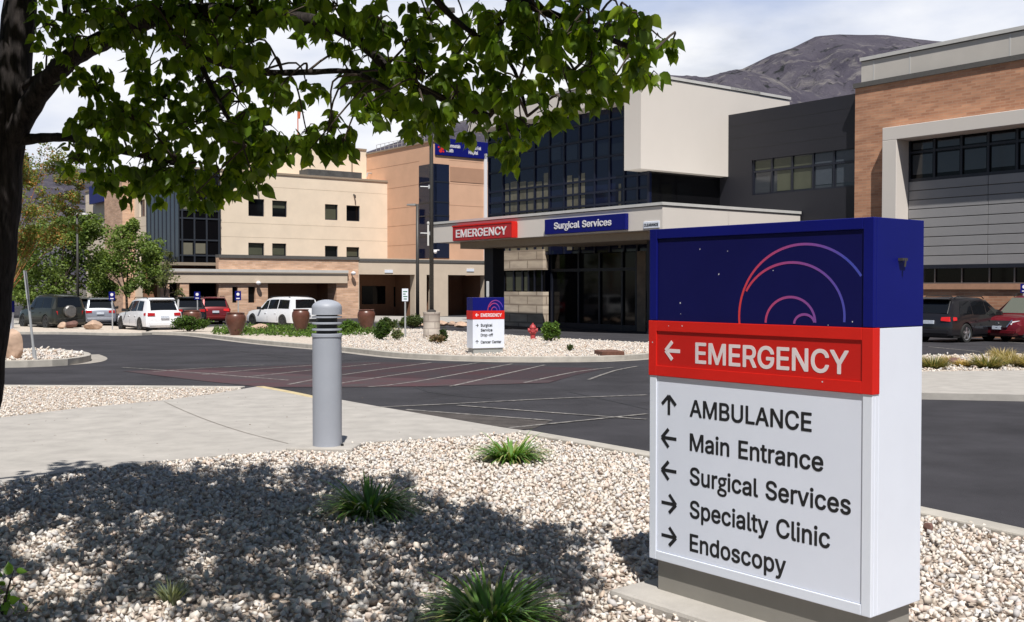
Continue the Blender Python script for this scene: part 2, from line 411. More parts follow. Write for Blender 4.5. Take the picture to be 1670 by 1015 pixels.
# ------------------------------------------------------------------ lettering (outlines in 1/1000 em)
GLYPH = json.loads('''{"A":[480,[[14,-14,6,-9,3,-4,3,11,186,511,191,519,201,523,276,523,284,521,289,516,294,506,474,16,478,4,476,-6,471,-12,461,-15,396,-15,384,-10,378,-1,331,126,151,128,146,125,144,121,97,-9,84,-15],[180,214,294,213,300,216,244,384,239,393,233,384,178,219]]],"B":[456,[[56,-14,48,-9,45,1,45,506,48,516,61,523,276,523,306,517,346,499,367,484,389,459,404,429,412,399,412,351,407,326,394,301,361,266,381,252,405,229,427,186,432,159,432,116,429,96,417,64,400,39,384,23,344,1,311,-10,276,-15],[142,74,264,73,306,83,324,96,337,116,340,144,333,169,325,181,307,199,279,212,261,215,144,215,140,209,140,79],[142,301,241,300,261,303,286,313,307,331,317,349,320,361,320,381,312,404,302,416,291,425,264,435,241,438,142,436,140,431,140,306]]],"C":[510,[[246,-22,201,-14,151,6,131,19,103,41,76,73,48,124,33,171,25,229,25,279,30,324,46,379,73,431,110,474,154,504,196,522,239,530,296,530,354,517,394,497,416,480,445,451,464,421,484,371,488,356,487,344,482,336,474,333,409,332,401,334,394,343,379,381,362,404,339,422,301,437,284,440,249,440,211,429,196,422,175,406,153,381,133,344,125,316,118,256,120,221,128,181,141,149,159,120,181,98,199,86,239,71,274,68,321,78,354,98,377,124,394,166,404,174,476,174,486,166,488,154,477,114,457,74,438,49,407,21,361,-4,334,-14,284,-22]]],"D":[502,[[56,-14,48,-9,45,1,45,506,48,516,61,523,266,522,316,512,341,502,374,484,401,462,432,426,459,371,472,321,478,269,478,241,472,189,459,139,432,84,408,54,384,33,341,8,309,-4,246,-15],[142,74,236,73,286,83,304,91,329,108,346,126,364,153,374,181,382,221,385,259,379,309,364,356,347,384,329,402,304,419,266,432,226,438,146,438,140,434,140,79]]],"E":[419,[[56,-14,48,-9,45,1,45,506,48,516,61,523,371,523,381,519,387,506,387,454,384,444,376,438,146,438,141,435,140,306,142,301,359,299,366,294,370,286,370,229,366,218,354,213,142,211,140,206,140,79,141,75,146,73,379,72,386,67,390,59,390,1,387,-9,374,-15]]],"F":[410,[[56,-14,48,-9,45,1,45,506,48,516,61,523,369,523,379,519,385,506,385,454,382,444,374,438,146,438,141,435,140,299,142,294,349,292,356,287,360,279,360,219,354,209,344,205,142,204,140,199,139,-4,134,-11,126,-15]]],"G":[520,[[246,-22,214,-17,184,-9,146,8,108,36,74,76,46,129,33,171,25,229,25,279,33,339,51,391,71,429,88,451,115,479,144,499,186,519,234,530,294,530,336,522,364,512,396,494,419,478,442,454,464,421,484,376,489,344,484,336,476,333,409,332,401,334,396,339,382,371,366,395,336,422,309,434,281,440,249,440,216,432,196,422,176,408,148,374,133,344,123,304,118,256,120,219,128,181,143,144,161,118,191,91,209,81,244,70,274,68,309,73,334,83,359,100,386,138,397,171,397,181,391,185,284,185,274,188,267,201,268,256,273,266,284,270,482,269,489,264,492,256,493,171,484,129,469,91,445,54,417,26,381,3,336,-14,284,-22]]],"H":[517,[[56,-14,48,-9,45,1,45,506,48,516,61,523,124,523,134,519,139,511,140,311,142,306,371,305,375,306,377,311,378,511,384,519,394,523,456,523,466,519,473,506,473,1,469,-9,456,-15,394,-15,384,-12,378,-4,377,211,375,216,146,218,142,216,140,211,139,-4,134,-11,126,-15]]],"I":[300,[[26,-14,18,-9,15,1,15,56,19,67,31,73,96,73,100,74,103,79,103,431,101,435,96,438,31,438,21,441,15,454,16,512,21,519,31,523,275,521,282,516,285,506,285,454,281,443,269,438,204,438,200,436,197,431,197,79,199,75,204,73,269,73,279,69,285,56,284,-5,279,-12,269,-15]]],"L":[393,[[56,-14,48,-9,45,1,45,509,51,519,59,522,126,522,136,517,140,506,140,76,146,73,364,72,371,67,375,59,375,-1,369,-11,359,-15]]],"M":[628,[[56,-14,48,-9,45,1,45,506,49,517,61,523,151,523,164,516,284,214,311,138,316,133,463,516,476,523,566,523,577,519,582,506,582,1,579,-9,566,-15,506,-15,496,-12,491,-4,489,326,484,320,359,1,352,-11,341,-15,286,-15,273,-9,144,318,139,323,137,-4,132,-11,124,-15]]],"N":[523,[[56,-14,48,-9,45,1,45,506,48,516,61,523,136,523,150,516,379,155,384,151,386,511,391,519,401,523,461,523,471,519,478,506,478,1,474,-9,461,-15,386,-15,374,-9,193,274,144,356,139,359,139,-4,134,-11,126,-15]]],"R":[449,[[56,-14,48,-9,45,1,45,506,48,516,61,523,274,523,304,517,326,509,351,497,371,482,386,467,407,436,422,389,425,339,419,301,402,259,387,239,372,224,340,204,338,199,439,11,442,1,439,-9,426,-15,354,-15,344,-12,338,-6,239,179,231,182,146,182,142,181,140,176,139,-4,134,-11,126,-15],[142,271,249,270,289,280,307,291,322,311,330,344,327,379,314,407,289,427,261,435,241,438,142,436,140,431,140,276]]],"S":[447,[[214,-24,181,-22,154,-17,124,-7,91,11,78,21,56,44,33,84,23,129,26,146,39,152,109,152,118,144,126,114,133,101,156,81,189,68,204,65,241,65,276,73,296,83,314,98,324,114,329,129,330,144,327,156,315,174,291,189,251,204,144,236,104,256,86,268,61,293,43,326,38,351,38,394,46,426,58,451,80,479,106,499,141,517,179,527,199,530,256,530,289,524,329,509,354,494,377,474,399,444,409,421,415,396,415,376,412,369,399,363,334,363,324,371,317,396,309,409,284,430,244,442,209,442,176,434,161,427,146,415,136,399,131,384,130,371,133,359,144,343,169,326,216,308,309,282,351,262,379,242,401,217,414,194,422,166,422,116,412,76,399,54,381,33,356,11,324,-7,284,-19,264,-22]]],"U":[517,[[221,-22,194,-17,164,-7,134,8,114,23,76,64,63,86,51,119,45,154,46,511,51,519,61,523,126,522,134,519,139,511,140,166,143,149,153,124,163,109,178,94,201,78,239,68,276,68,304,73,336,90,362,119,374,151,377,169,378,511,383,519,391,522,461,522,469,516,473,506,473,156,464,111,454,86,434,53,406,25,384,8,359,-4,324,-17,294,-22]]],"Y":[472,[[199,-14,191,-9,187,1,187,204,8,491,3,504,4,514,9,519,19,523,91,523,104,517,192,376,231,309,236,303,241,308,281,376,369,517,381,523,451,523,459,521,464,516,468,506,462,489,283,201,282,1,281,-6,276,-12,269,-15]]],"a":[389,[[129,-22,99,-14,69,1,46,20,31,41,21,64,15,94,15,126,21,151,40,184,54,197,79,212,126,227,239,243,254,247,259,251,260,256,257,279,252,291,239,304,224,312,209,315,179,315,149,304,129,290,111,265,101,260,89,261,35,276,26,285,26,296,41,326,57,349,86,372,116,387,144,395,179,400,209,400,246,394,274,384,305,366,332,336,347,301,353,264,352,-4,347,-11,339,-15,276,-15,266,-9,262,6,259,9,231,-9,194,-22],[160,61,179,60,211,68,229,79,243,91,254,111,259,126,259,163,254,164,159,149,134,142,116,130,107,109,108,96,113,84,131,68]]],"c":[396,[[176,-22,144,-14,104,6,65,41,51,61,31,104,23,136,20,154,20,224,28,264,42,299,66,337,88,359,119,379,156,394,194,400,244,397,281,387,306,374,326,360,357,326,374,289,374,271,371,266,364,261,311,248,301,248,291,254,274,285,259,299,246,307,216,315,201,315,166,305,150,294,133,274,123,254,115,226,112,209,112,166,126,116,138,96,158,76,171,68,194,62,224,63,251,73,270,86,279,99,291,124,304,132,366,117,376,109,377,96,369,74,354,46,334,23,304,1,271,-14,251,-20,234,-22]]],"d":[424,[[166,-22,136,-14,101,3,89,13,58,46,36,89,23,131,20,154,20,226,23,246,36,289,51,319,80,356,104,374,149,394,181,400,229,397,254,389,294,367,295,506,297,514,301,519,309,522,376,522,384,516,387,506,387,-4,382,-11,374,-15,311,-15,301,-9,297,11,294,14,266,-7,236,-19,221,-22],[187,64,214,62,236,68,252,76,270,94,282,114,289,134,298,186,295,219,289,244,282,264,272,281,256,297,241,307,209,315,196,315,174,309,159,302,144,290,123,256,112,211,113,164,121,129,128,111,145,86,161,74]]],"e":[404,[[179,-22,139,-12,104,6,76,28,53,56,33,96,23,136,20,154,20,224,28,264,43,301,66,337,89,360,109,374,146,392,189,400,221,400,264,392,306,372,332,351,354,324,372,289,382,251,385,231,384,166,379,158,369,155,116,155,113,149,126,111,135,96,154,78,174,68,194,63,231,63,256,71,274,84,294,114,304,120,314,120,366,107,377,99,380,86,364,51,352,34,334,16,306,-2,279,-14,244,-22],[117,236,284,235,289,237,290,241,279,271,261,295,244,307,229,312,199,315,166,307,149,295,133,279,123,264,116,244]]],"f":[254,[[76,-14,68,-9,65,1,65,309,59,312,6,313,-4,318,-8,329,-7,384,-2,391,6,395,59,395,64,397,65,444,71,471,85,499,116,527,136,537,169,545,209,545,239,539,252,534,257,521,257,511,241,463,229,455,179,457,166,449,158,429,158,401,161,395,226,395,239,389,243,379,243,329,239,319,231,313,164,312,158,309,157,-4,152,-11,144,-15]]],"g":[359,[[139,-197,99,-189,66,-177,44,-164,26,-150,11,-132,-2,-104,-5,-61,1,-39,11,-19,36,7,54,17,76,26,78,29,64,43,53,61,52,79,56,91,76,115,98,129,76,145,53,169,36,199,30,219,28,246,30,271,38,299,51,322,76,347,99,362,131,374,189,383,354,381,358,374,356,318,349,315,296,315,293,311,309,286,319,261,320,221,312,191,291,156,266,133,246,123,216,113,151,99,138,91,134,81,139,70,161,58,281,27,299,19,324,2,344,-21,354,-46,358,-76,352,-109,344,-126,330,-146,306,-167,284,-179,244,-192,209,-197],[142,-126,204,-127,231,-122,249,-114,262,-106,271,-92,274,-81,272,-66,262,-54,249,-43,234,-36,204,-28,159,-23,124,-28,109,-33,96,-40,83,-54,76,-74,78,-89,86,-102,101,-114],[170,181,179,180,201,185,217,194,232,209,243,236,242,259,230,281,211,297,179,308,156,304,131,292,112,269,107,244,111,221,124,200,141,188]]],"h":[410,[[49,-14,41,-9,38,1,38,509,43,519,51,522,114,522,122,519,127,509,129,367,134,368,164,387,194,397,214,400,261,397,289,389,317,374,342,349,357,324,367,296,372,261,372,-1,367,-11,356,-15,294,-15,286,-12,282,-6,280,1,279,254,272,279,254,300,244,307,229,312,209,315,181,309,161,299,146,284,133,259,128,219,128,1,126,-6,121,-12,114,-15]]],"i":[167,[[49,-14,41,-9,38,1,38,381,43,391,51,395,114,395,124,389,128,379,127,-1,124,-9,114,-15],[71,428,49,438,36,451,28,469,28,501,38,519,56,533,71,538,101,537,122,526,134,511,142,486,139,466,131,451,119,438,94,428]]],"k":[381,[[49,-14,41,-9,38,1,38,509,43,519,51,522,114,522,124,517,128,506,129,247,134,248,276,392,286,395,359,395,369,392,373,386,375,376,370,366,228,221,224,214,381,14,385,-1,381,-9,371,-15,294,-15,284,-12,165,139,156,149,151,151,139,143,128,129,128,1,124,-9,111,-15]]],"l":[189,[[116,-17,88,-9,62,9,43,41,38,64,38,506,41,517,51,522,114,522,122,519,127,511,128,106,130,81,134,72,139,68,156,68,169,70,181,64,187,51,195,14,195,1,192,-6,179,-14,156,-17]]],"m":[610,[[49,-14,41,-9,38,1,38,379,44,392,54,395,116,394,124,389,128,371,131,369,149,382,181,397,196,400,244,400,264,394,284,384,302,369,319,349,341,370,359,382,386,394,411,400,461,400,491,392,516,379,531,368,546,349,559,326,567,306,572,269,572,1,566,-12,556,-15,496,-15,486,-12,481,-4,480,266,474,286,466,297,441,312,426,315,406,314,378,304,359,282,351,256,350,1,348,-6,344,-12,334,-15,276,-15,266,-11,260,1,260,256,257,276,249,292,236,304,221,312,194,315,171,309,158,301,141,284,130,256,128,229,127,-4,122,-11,114,-15]]],"n":[410,[[49,-14,41,-9,38,1,38,379,41,389,54,395,116,394,126,386,128,369,131,366,154,382,184,394,211,400,241,400,264,397,289,389,316,374,340,351,352,334,359,319,370,281,372,259,372,1,369,-9,356,-15,296,-15,286,-12,282,-6,280,1,279,254,272,279,254,300,244,307,229,312,209,315,181,309,161,299,146,284,133,259,128,219,128,1,126,-6,121,-12,114,-15]]],"o":[415,[[176,-22,144,-14,104,6,65,41,51,61,31,104,23,136,20,154,20,224,28,264,42,299,66,337,88,359,119,379,156,394,194,400,244,397,281,387,314,369,346,340,367,311,379,286,392,241,395,221,395,154,392,134,382,96,364,61,341,30,319,11,289,-7,254,-19,234,-22],[187,64,221,62,236,66,249,71,270,86,292,121,299,146,305,181,302,219,290,259,282,274,266,292,251,304,216,315,184,312,169,307,149,292,133,274,123,254,113,211,113,164,121,129,128,111,138,96,158,76,171,68]]],"p":[424,[[49,-157,41,-151,38,-141,38,384,43,391,51,395,114,395,124,389,127,381,128,366,131,364,164,387,194,397,244,400,266,397,291,389,321,374,350,351,377,314,394,274,405,219,405,159,397,111,389,89,367,46,341,18,319,1,281,-17,254,-22,201,-22,169,-12,144,3,134,13,129,13,126,-147,121,-154,114,-157],[205,64,236,63,255,69,271,80,287,96,297,111,307,139,312,171,312,209,310,226,294,271,266,302,244,312,226,315,214,315,184,307,171,300,153,281,143,266,136,246,128,201,128,176,133,144,148,104,174,76,194,66]]],"r":[259,[[49,-14,41,-9,38,1,38,379,39,386,44,392,51,395,114,395,124,389,128,374,131,372,166,392,181,397,199,400,249,398,254,394,257,384,257,324,254,313,241,308,194,310,169,302,154,292,144,282,131,254,128,229,128,1,126,-6,121,-12,114,-15]]],"s":[365,[[149,-22,114,-14,96,-7,74,6,52,24,41,39,26,69,20,91,23,104,31,109,41,112,91,122,99,122,107,116,118,89,134,73,149,66,186,60,224,68,239,78,252,96,250,114,239,127,226,134,116,163,89,176,71,188,51,208,38,231,32,254,33,296,38,316,51,339,70,361,89,374,119,389,149,397,171,400,226,397,261,387,276,379,294,367,309,352,327,326,334,309,338,291,334,281,324,273,276,263,264,263,256,269,237,299,224,309,196,317,181,318,151,310,138,301,126,286,126,266,133,256,151,246,261,217,304,195,329,169,339,149,345,129,345,81,337,59,324,36,301,13,279,-2,241,-17,214,-22]]],"t":[227,[[154,-19,124,-14,96,-2,73,19,58,44,50,74,50,309,44,312,4,313,-4,318,-7,326,-7,384,-2,391,4,394,44,395,49,397,50,471,56,481,64,485,124,485,134,482,140,469,141,397,146,395,206,395,214,391,220,381,220,329,214,316,204,312,146,312,140,309,140,101,143,81,153,69,166,65,204,67,214,62,225,24,227,-1,221,-12,206,-17,179,-20]]],"u":[410,[[156,-19,126,-12,96,3,84,13,61,41,46,74,38,116,38,379,39,386,44,392,54,395,114,395,121,392,126,386,128,379,128,154,131,124,138,101,151,83,171,71,204,65,236,73,249,81,264,96,277,121,280,139,280,379,282,386,286,392,296,395,364,393,369,389,372,379,372,1,371,-6,366,-12,359,-15,294,-14,284,-6,282,11,279,14,261,1,229,-14,201,-20]]],"v":[389,[[159,-14,151,-10,146,-1,3,371,4,386,9,392,19,395,84,395,97,389,194,124,199,130,286,374,293,389,306,395,376,393,382,389,385,381,382,361,241,-6,236,-12,229,-15]]],"y":[389,[[66,-159,43,-154,33,-144,33,-129,47,-81,53,-74,61,-70,94,-75,114,-67,124,-57,129,-46,145,-1,3,371,3,381,6,389,19,395,84,395,97,389,194,124,199,130,293,389,306,395,369,395,379,392,385,381,382,361,219,-64,202,-99,190,-116,171,-135,136,-154,109,-160]]],"-":[453,[[111,173,103,179,100,189,100,246,104,254,111,259,336,260,346,257,352,249,352,186,349,178,341,173]]]}''')
def text_mesh(txt, depth=.001):
    cu = bpy.data.curves.new('lettering', 'CURVE'); cu.dimensions = '2D'; cu.fill_mode = 'BOTH'; cu.extrude = depth / 2
    x = 0
    for ch in txt:
        if ch == ' ': x += 250; continue
        adv, loops = GLYPH[ch]
        for L in loops:
            n = len(L) // 2
            sp = cu.splines.new('POLY'); sp.points.add(n - 1); sp.use_cyclic_u = True
            for i in range(n): sp.points[i].co = ((L[2 * i] + x) / 1000, L[2 * i + 1] / 1000, 0, 1)
        x += adv
    o = bpy.data.objects.new('lettering', cu); COL.objects.link(o)
    bpy.context.view_layer.update()
    me = bpy.data.meshes.new_from_object(o.evaluated_get(bpy.context.evaluated_depsgraph_get()))
    V = [tuple(v.co) for v in me.vertices]; Fs = [tuple(p.vertices) for p in me.polygons]
    bpy.data.objects.remove(o); bpy.data.curves.remove(cu); bpy.data.meshes.remove(me)
    return V, Fs
CAP = .525
def write(fr, txt, s0, s1, zb, cap, o, m, parent, depth=.004):
    """txt stretched between s0 and s1 along frame fr, baseline zb, capital height cap"""
    V, Fs = text_mesh(txt, depth)
    xs = [v[0] for v in V]; a, b = min(xs), max(xs); kx = (s1 - s0) / (b - a); kz = cap / CAP
    mb = MB(); mb.add([fr.p(s0 + (v[0] - a) * kx, zb + v[1] * kz, o + depth / 2 + v[2]) for v in V], Fs)
    return mb.build('lettering', m, parent)
def arrow(fr, s, z, size, ang, o, m, parent, th=.16):
    """arrow with an open head; ang 0 = right, 90 = up"""
    mb = MB(); c, sn = math.cos(R(ang)), math.sin(R(ang)); h = size / 2; t = th * size / 2
    def bar(x0, y0, x1, y1, o1):
        dx, dy = x1 - x0, y1 - y0; L = math.hypot(dx, dy); nx, ny = -dy / L * t, dx / L * t
        q = [(x0 - nx, y0 - ny), (x1 - nx, y1 - ny), (x1 + nx, y1 + ny), (x0 + nx, y0 + ny)]
        pts = [(x * c - y * sn, x * sn + y * c) for x, y in q]
        mb.hexa([fr.p(s + x, z + y, o) for x, y in pts] + [fr.p(s + x, z + y, o1) for x, y in pts])
    bar(-h, 0, h - t, 0, o + .0010)
    bar(h - t * .3, 0, h * .05, h * .92, o + .0014); bar(h - t * .3, 0, h * .05, -h * .92, o + .0018)
    return mb.build('arrow', m, parent)

# ================================================================== THE SETTING: ground, paving, kerbs
def split_y(bm):
    for Y in (8, 55):
        bmesh.ops.bisect_plane(bm, geom=bm.verts[:] + bm.edges[:] + bm.faces[:], plane_co=(0, Y, 0), plane_no=(0, 1, 0))
def drape(name, pts, dz, m, kind='structure', thick=0.0):
    """flat sheet that follows the fall of the site"""
    bm = bmesh.new()
    f = bm.faces.new([bm.verts.new((p[0], p[1], 0)) for p in pts])
    bmesh.ops.triangulate(bm, faces=[f]); split_y(bm)
    if thick:
        r = bmesh.ops.extrude_face_region(bm, geom=bm.faces[:])
        for v in r['geom']:
            if isinstance(v, bmesh.types.BMVert): v.co.z -= thick
    for v in bm.verts: v.co.z += gz(v.co.y) + dz
    bmesh.ops.recalc_face_normals(bm, faces=bm.faces)
    me = bpy.data.meshes.new(name); bm.to_mesh(me); bm.free(); me.materials.append(m)
    o = bpy.data.objects.new(name, me); COL.objects.link(o)
    return tag(o, kind=kind)
def pp(lst, dz=0.0): return [G(x, y, dz).to_2d() for x, y in lst]
def smooth_path(P, step=.5):
    P = [Vector((p[0], p[1])) for p in P]; out = []
    n = len(P)
    for i in range(n - 1):
        p0, p1, p2, p3 = P[max(i - 1, 0)], P[i], P[i + 1], P[min(i + 2, n - 1)]
        k = max(2, int((p2 - p1).length / step))
        for j in range(k):
            t = j / k
            out.append(.5 * ((2 * p1) + (p2 - p0) * t + (2 * p0 - 5 * p1 + 4 * p2 - p3) * t * t + (3 * p1 - p0 - 3 * p2 + p3) * t ** 3))
    return out + [P[-1]]
def strip(P, w0, w1):
    """left and right edges of a path offset by w0 and w1"""
    A, B = [], []
    for i, p in enumerate(P):
        d = (P[min(i + 1, len(P) - 1)] - P[max(i - 1, 0)]).normalized(); n = Vector((-d.y, d.x))
        A.append(p + n * w0); B.append(p + n * w1)
    return A, B
def kerb(name, P, w0, w1, h, m, base=-.06):
    A, B = strip(P, w0, w1); mb = MB(); n = len(P)
    vs = []
    for a, b in zip(A, B):
        za, zb = gz(a.y), gz(b.y)
        vs += [(a.x, a.y, za + base), (a.x, a.y, za + h), (b.x, b.y, zb + h), (b.x, b.y, zb + base)]
    fs = []
    for i in range(n - 1):
        for k in range(4): fs.append((4 * i + k, 4 * i + (k + 1) % 4, 4 * i + 4 + (k + 1) % 4, 4 * i + 4 + k))
    fs += [(0, 1, 2, 3), (4 * n - 1, 4 * n - 2, 4 * n - 3, 4 * n - 4)]
    mb.add(vs, fs)
    o = mb.build(name, m, bevel=.012)
    return tag(o, kind='structure')
def flat_strip(name, P, width, dz, m):
    A, B = strip(P, -width / 2, width / 2); mb = MB(); n = len(P)
    mb.add([(p.x, p.y, gz(p.y) + dz) for p in A] + [(p.x, p.y, gz(p.y) + dz) for p in B], [(i, i + 1, n + i + 1, n + i) for i in range(n - 1)])
    return tag(mb.build(name, m), kind='structure')

drape('ground', [(-3500, -600), (4500, -600), (4500, 5200), (-3500, 5200)], -.05, M['ground'])
drape('road', [(-70, -14), (60, -14), (60, 130), (-70, 130)], 0, M['asphalt'])

BED = .10
walk_near = [(-700, 905), (-300, 835), (0, 790), (130, 768), (330, 748), (480, 735), (620, 722), (760, 713), (850, 707)]
walk_far = [(862, 705), (819, 699), (614, 664), (559, 654), (507, 650), (460, 640), (417, 632), (400, 635), (340, 645), (260, 655), (130, 667), (0, 683), (-300, 715), (-700, 760)]
drape('sidewalk', pp(walk_near + walk_far, BED), BED + .012, M['concrete'], thick=.16)
J = smooth_path(pp([(268, 657), (300, 672), (345, 690), (400, 708), (470, 726)], BED), .2)
flat_strip('sidewalk_joint', J, .010, BED + .0165, mat('joint_sealant', (.25, .215, .18), .9, var=.4, scale=20))
# near gravel bed
kedge = [(862, 706), (1057, 741), (1280, 785), (1505, 833), (1670, 869), (2100, 965)]
near_bed = pp(walk_near, BED) + pp([(x, y + 6) for x, y in kedge], BED) + [Vector((6.0, 1.0)), Vector((5, -2)), Vector((-6, -2)), Vector((-7, 4))]
drape('gravel_base', near_bed, BED - .02, M['soil'])
KP = smooth_path(pp(kedge, BED), .4)
kerb('kerb', KP, -.17, 0.0, BED + .03, M['kerb'])
flat_strip('gutter', [p for p in strip(KP, .16, .2)[0]], .30, .006, M['gutter'])
YK = smooth_path(pp([(417, 632), (460, 640), (507, 650), (530, 655)], BED), .2)
kerb('yellow_kerb', YK, 0.0, .14, BED + .016, M['yellow'])
WK = smooth_path(pp([(559, 654), (614, 664), (740, 685), (819, 699), (862, 705)], BED), .3)
kerb('sidewalk_edge', WK, .003, .05, BED * .5, M['gutter'])
# left middle bed
mid_bed = pp([(-700, 752), (-300, 711), (0, 681), (130, 665), (260, 654), (340, 644), (398, 634), (380, 632), (0, 631), (-300, 629), (-700, 627)], BED)
drape('gravel_base', mid_bed, BED - .02, M['soil_far'])
kerb('kerb', smooth_path(pp([(-700, 625), (-300, 627), (0, 629.5), (200, 630.5), (400, 632)], BED), .6), 0, -.22, BED + .02, M['kerb'])
# island at far left with the tan boulder
isl = [(-300, 592), (5, 588), (55, 587), (100, 585), (128, 581), (137, 578), (128, 574), (95, 571), (60, 569), (-300, 566)]
ipts = pp(isl, .16)
drape('gravel_base', ipts, .13, M['soil_far'])
IP = smooth_path(ipts, .4)
kerb('kerb', IP, 0, -.17, .16, M['kerb'])
ap = pp([(-300, 600), (5, 598), (100, 595), (140, 591), (152, 585), (140, 579)], 0)
flat_strip('gutter', smooth_path(ap, .4), .7, .006, M['gutter'])
# long island with the small sign
front = [(236, 541), (280, 542), (327, 544), (420, 554), (500, 561), (563, 566), (651, 575), (720, 579), (790, 581), (850, 582), (978, 581), (1057, 576), (1130, 568)]
back = [(1150, 562), (1055, 559), (916, 552), (822, 546), (750, 541), (690, 537), (640, 535), (560, 533), (420, 531), (300, 535), (250, 538)]
long_isl = pp(front + back, .12)
drape('gravel_base', long_isl, .10, M['soil_far'])
FP = smooth_path(pp(front, .12), .6)
kerb('kerb', FP, 0, -.2, .13, M['kerb'])
flat_strip('gutter', strip(FP, -.38, -.4)[0], .34, .006, M['gutter'])
kerb('kerb', smooth_path(pp(back, .12), .6), 0, -.12, .115, M['kerb'])
# right island with bunch grasses
drape('sidewalk', pp([(1360, 640), (1505, 641), (1670, 644), (2000, 652), (2000, 606), (1670, 604), (1505, 606), (1360, 606)], .10), .10, M['concrete'], thick=.14)
right_bed = pp([(1352, 606), (1505, 606), (1670, 604), (2000, 606), (2000, 580), (1670, 578), (1505, 579), (1352, 582)], .10)
drape('gravel_base', right_bed, .08, M['soil_far'])
flat_strip('gutter', smooth_path(pp([(1352, 645), (1505, 646), (1670, 649), (2000, 657)], .0), .8), .45, .006, M['gutter'])
# parking island and walks by the building
drape('gravel_base', pp([(20, 541), (100, 541), (236, 543), (240, 536), (180, 531), (20, 530)], .1), .08, M['soil_far'])
kerb('kerb', smooth_path(pp([(-200, 542), (20, 542), (100, 542), (200, 544), (242, 543)], .1), .7), 0, -.2, .12, M['kerb'])
drape('sidewalk', pp([(-300, 531), (60, 531), (60, 520), (-300, 519)], .05), .05, M['concrete'], thick=.1)
drape('sidewalk', pp([(596, 523), (700, 525), (800, 528), (1062, 533), (1200, 536), (1200, 524), (596, 515)], .1), .10, M['concrete'], thick=.16)
drape('sidewalk', pp([(250, 513), (596, 515), (600, 510), (250, 509)], .08), .08, M['concrete'], thick=.1)

# worn red crossing and painted lines
red = pp([(200, 606), (300, 602), (420, 599), (560, 592), (640, 591), (760, 594), (900, 598), (985, 602), (940, 612), (895, 625), (700, 631), (560, 632), (430, 632), (330, 622)])
drape('red_crossing', red, .005, mat('faded_red_road_paint', (.075, .036, .042), .92, var=.25, scale=.9, col2=(.040, .036, .041), spec=.2))
drape('red_crossing', pp([(205, 606.5), (330, 604), (430, 608), (560, 615), (720, 619), (905, 621), (895, 625), (700, 631), (560, 632), (430, 632), (330, 622)]), .0075, M['red_road'])
drape('road_patch', pp([(618, 666), (663, 669.5), (780, 678.5), (898, 688), (872, 699), (842, 702.5), (819, 700), (740, 686.5)]), .0045, mat('old_asphalt', (.075, .066, .062), .92, var=.3, scale=4, bump=.5, bscale=60, spec=.2))
CK = [((930, 640), (1000, 655), (1056, 668)), ((40, 552), (150, 558), (330, 566), (470, 585)), ((560, 584), (640, 610), (700, 640), (800, 650))]
for L in CK: flat_strip('road_crack', smooth_path(pp(L), .6), .035, .0035, mat('crack_sealant', (.016, .016, .018), .7, var=0))
LN = [((470, 628), (559, 612), (703, 592)), ((520, 632), (587, 621), (782, 592)), ((600, 632), (679, 623), (836, 594)), ((740, 630), (752, 627), (888, 596)), ((855, 625), (940, 607), (1000, 600)),
      ((400, 616), (511, 604), (620, 593)), ((330, 612), (420, 603), (520, 596)), ((250, 607), (330, 601), (430, 596)), ((960, 620), (1003, 605), (1040, 598)),
      ((617, 665), (749, 659), (900, 651), (1055, 645)), ((663, 669), (780, 678), (900, 687)), ((746, 662), (900, 674), (1055, 685)), ((830, 699), (900, 692), (1055, 676)),
      ((200, 600), (260, 604), (360, 612), (470, 621))]
for L in LN: flat_strip('road_line', smooth_path(pp(L), 1.0), .07, .0095, M['white_line'])
PKL = [((1515, 566), (1600, 574)), ((1640, 558), (1700, 563))]
for L in PKL: flat_strip('road_line', smooth_path(pp(L), 1.0), .1, .0055, M['white_line'])

# ------------------------------------------------------------------ mountains
def mountain(name, D, ctrl, depth, seed, amp, x0, x1, n=420, rows=90):
    rng = np.random.default_rng(seed)
    cx = np.array([(c[0] - 835) / F * D for c in ctrl]); cz = np.array([E + (467 - c[1]) / F * D for c in ctrl])
    xs = np.linspace(x0, x1, n); rz = np.interp(xs, cx, cz)
    ph = rng.uniform(0, 6.28, (18, 2)); fr = np.geomspace(.0025, .11, 18)
    V = []; 
    for j in range(rows):
        v = j / (rows - 1)                       # 0 = foot, .72 = crest, 1 = far side
        up = (v / .72) if v <= .72 else 1 - (v - .72) / .28 * .6
        y = D - depth + depth * v / .72
        for i, x in enumerate(xs):
            nz = sum(abs(math.sin(fr[k] * (x * (1 + .3 * (k % 3)) + .45 * y * (1 if k % 2 else -1)) + ph[k, 0] + 1.5 * math.sin(fr[k] * .5 * y + ph[k, 1]))) / (1 + .5 * k) for k in range(18))
            side = min(v / .72, 1.0)
            z = rz[i] * (up ** 1.15) + (nz - 2.6) * amp * math.sin(math.pi * min(side, .999)) ** .8 * (.35 + .65 * up) * (rz[i] / 500 + .3)
            V.append((x, y, max(z, -1.2)))
    V = np.array(V); idx = np.arange(n * rows).reshape(rows, n)
    Q = np.stack([idx[:-1, :-1], idx[:-1, 1:], idx[1:, 1:], idx[1:, :-1]], -1).reshape(-1, 4)
    return tag(np_mesh(name, V, Q, M['mount'], smooth=False), kind='structure')
mountain('mountain', 3100, [(-900, 330), (-300, 290), (60, 283), (140, 276), (250, 300), (420, 268), (560, 262), (700, 215), (880, 160), (1000, 129), (1090, 124), (1150, 128), (1180, 119), (1208, 115), (1256, 92), (1290, 81), (1328, 62), (1365, 59), (1401, 60), (1442, 60), (1495, 67), (1546, 72), (1700, 110), (1900, 150), (2300, 220)], 1500, 3, 42, -3200, 2800)
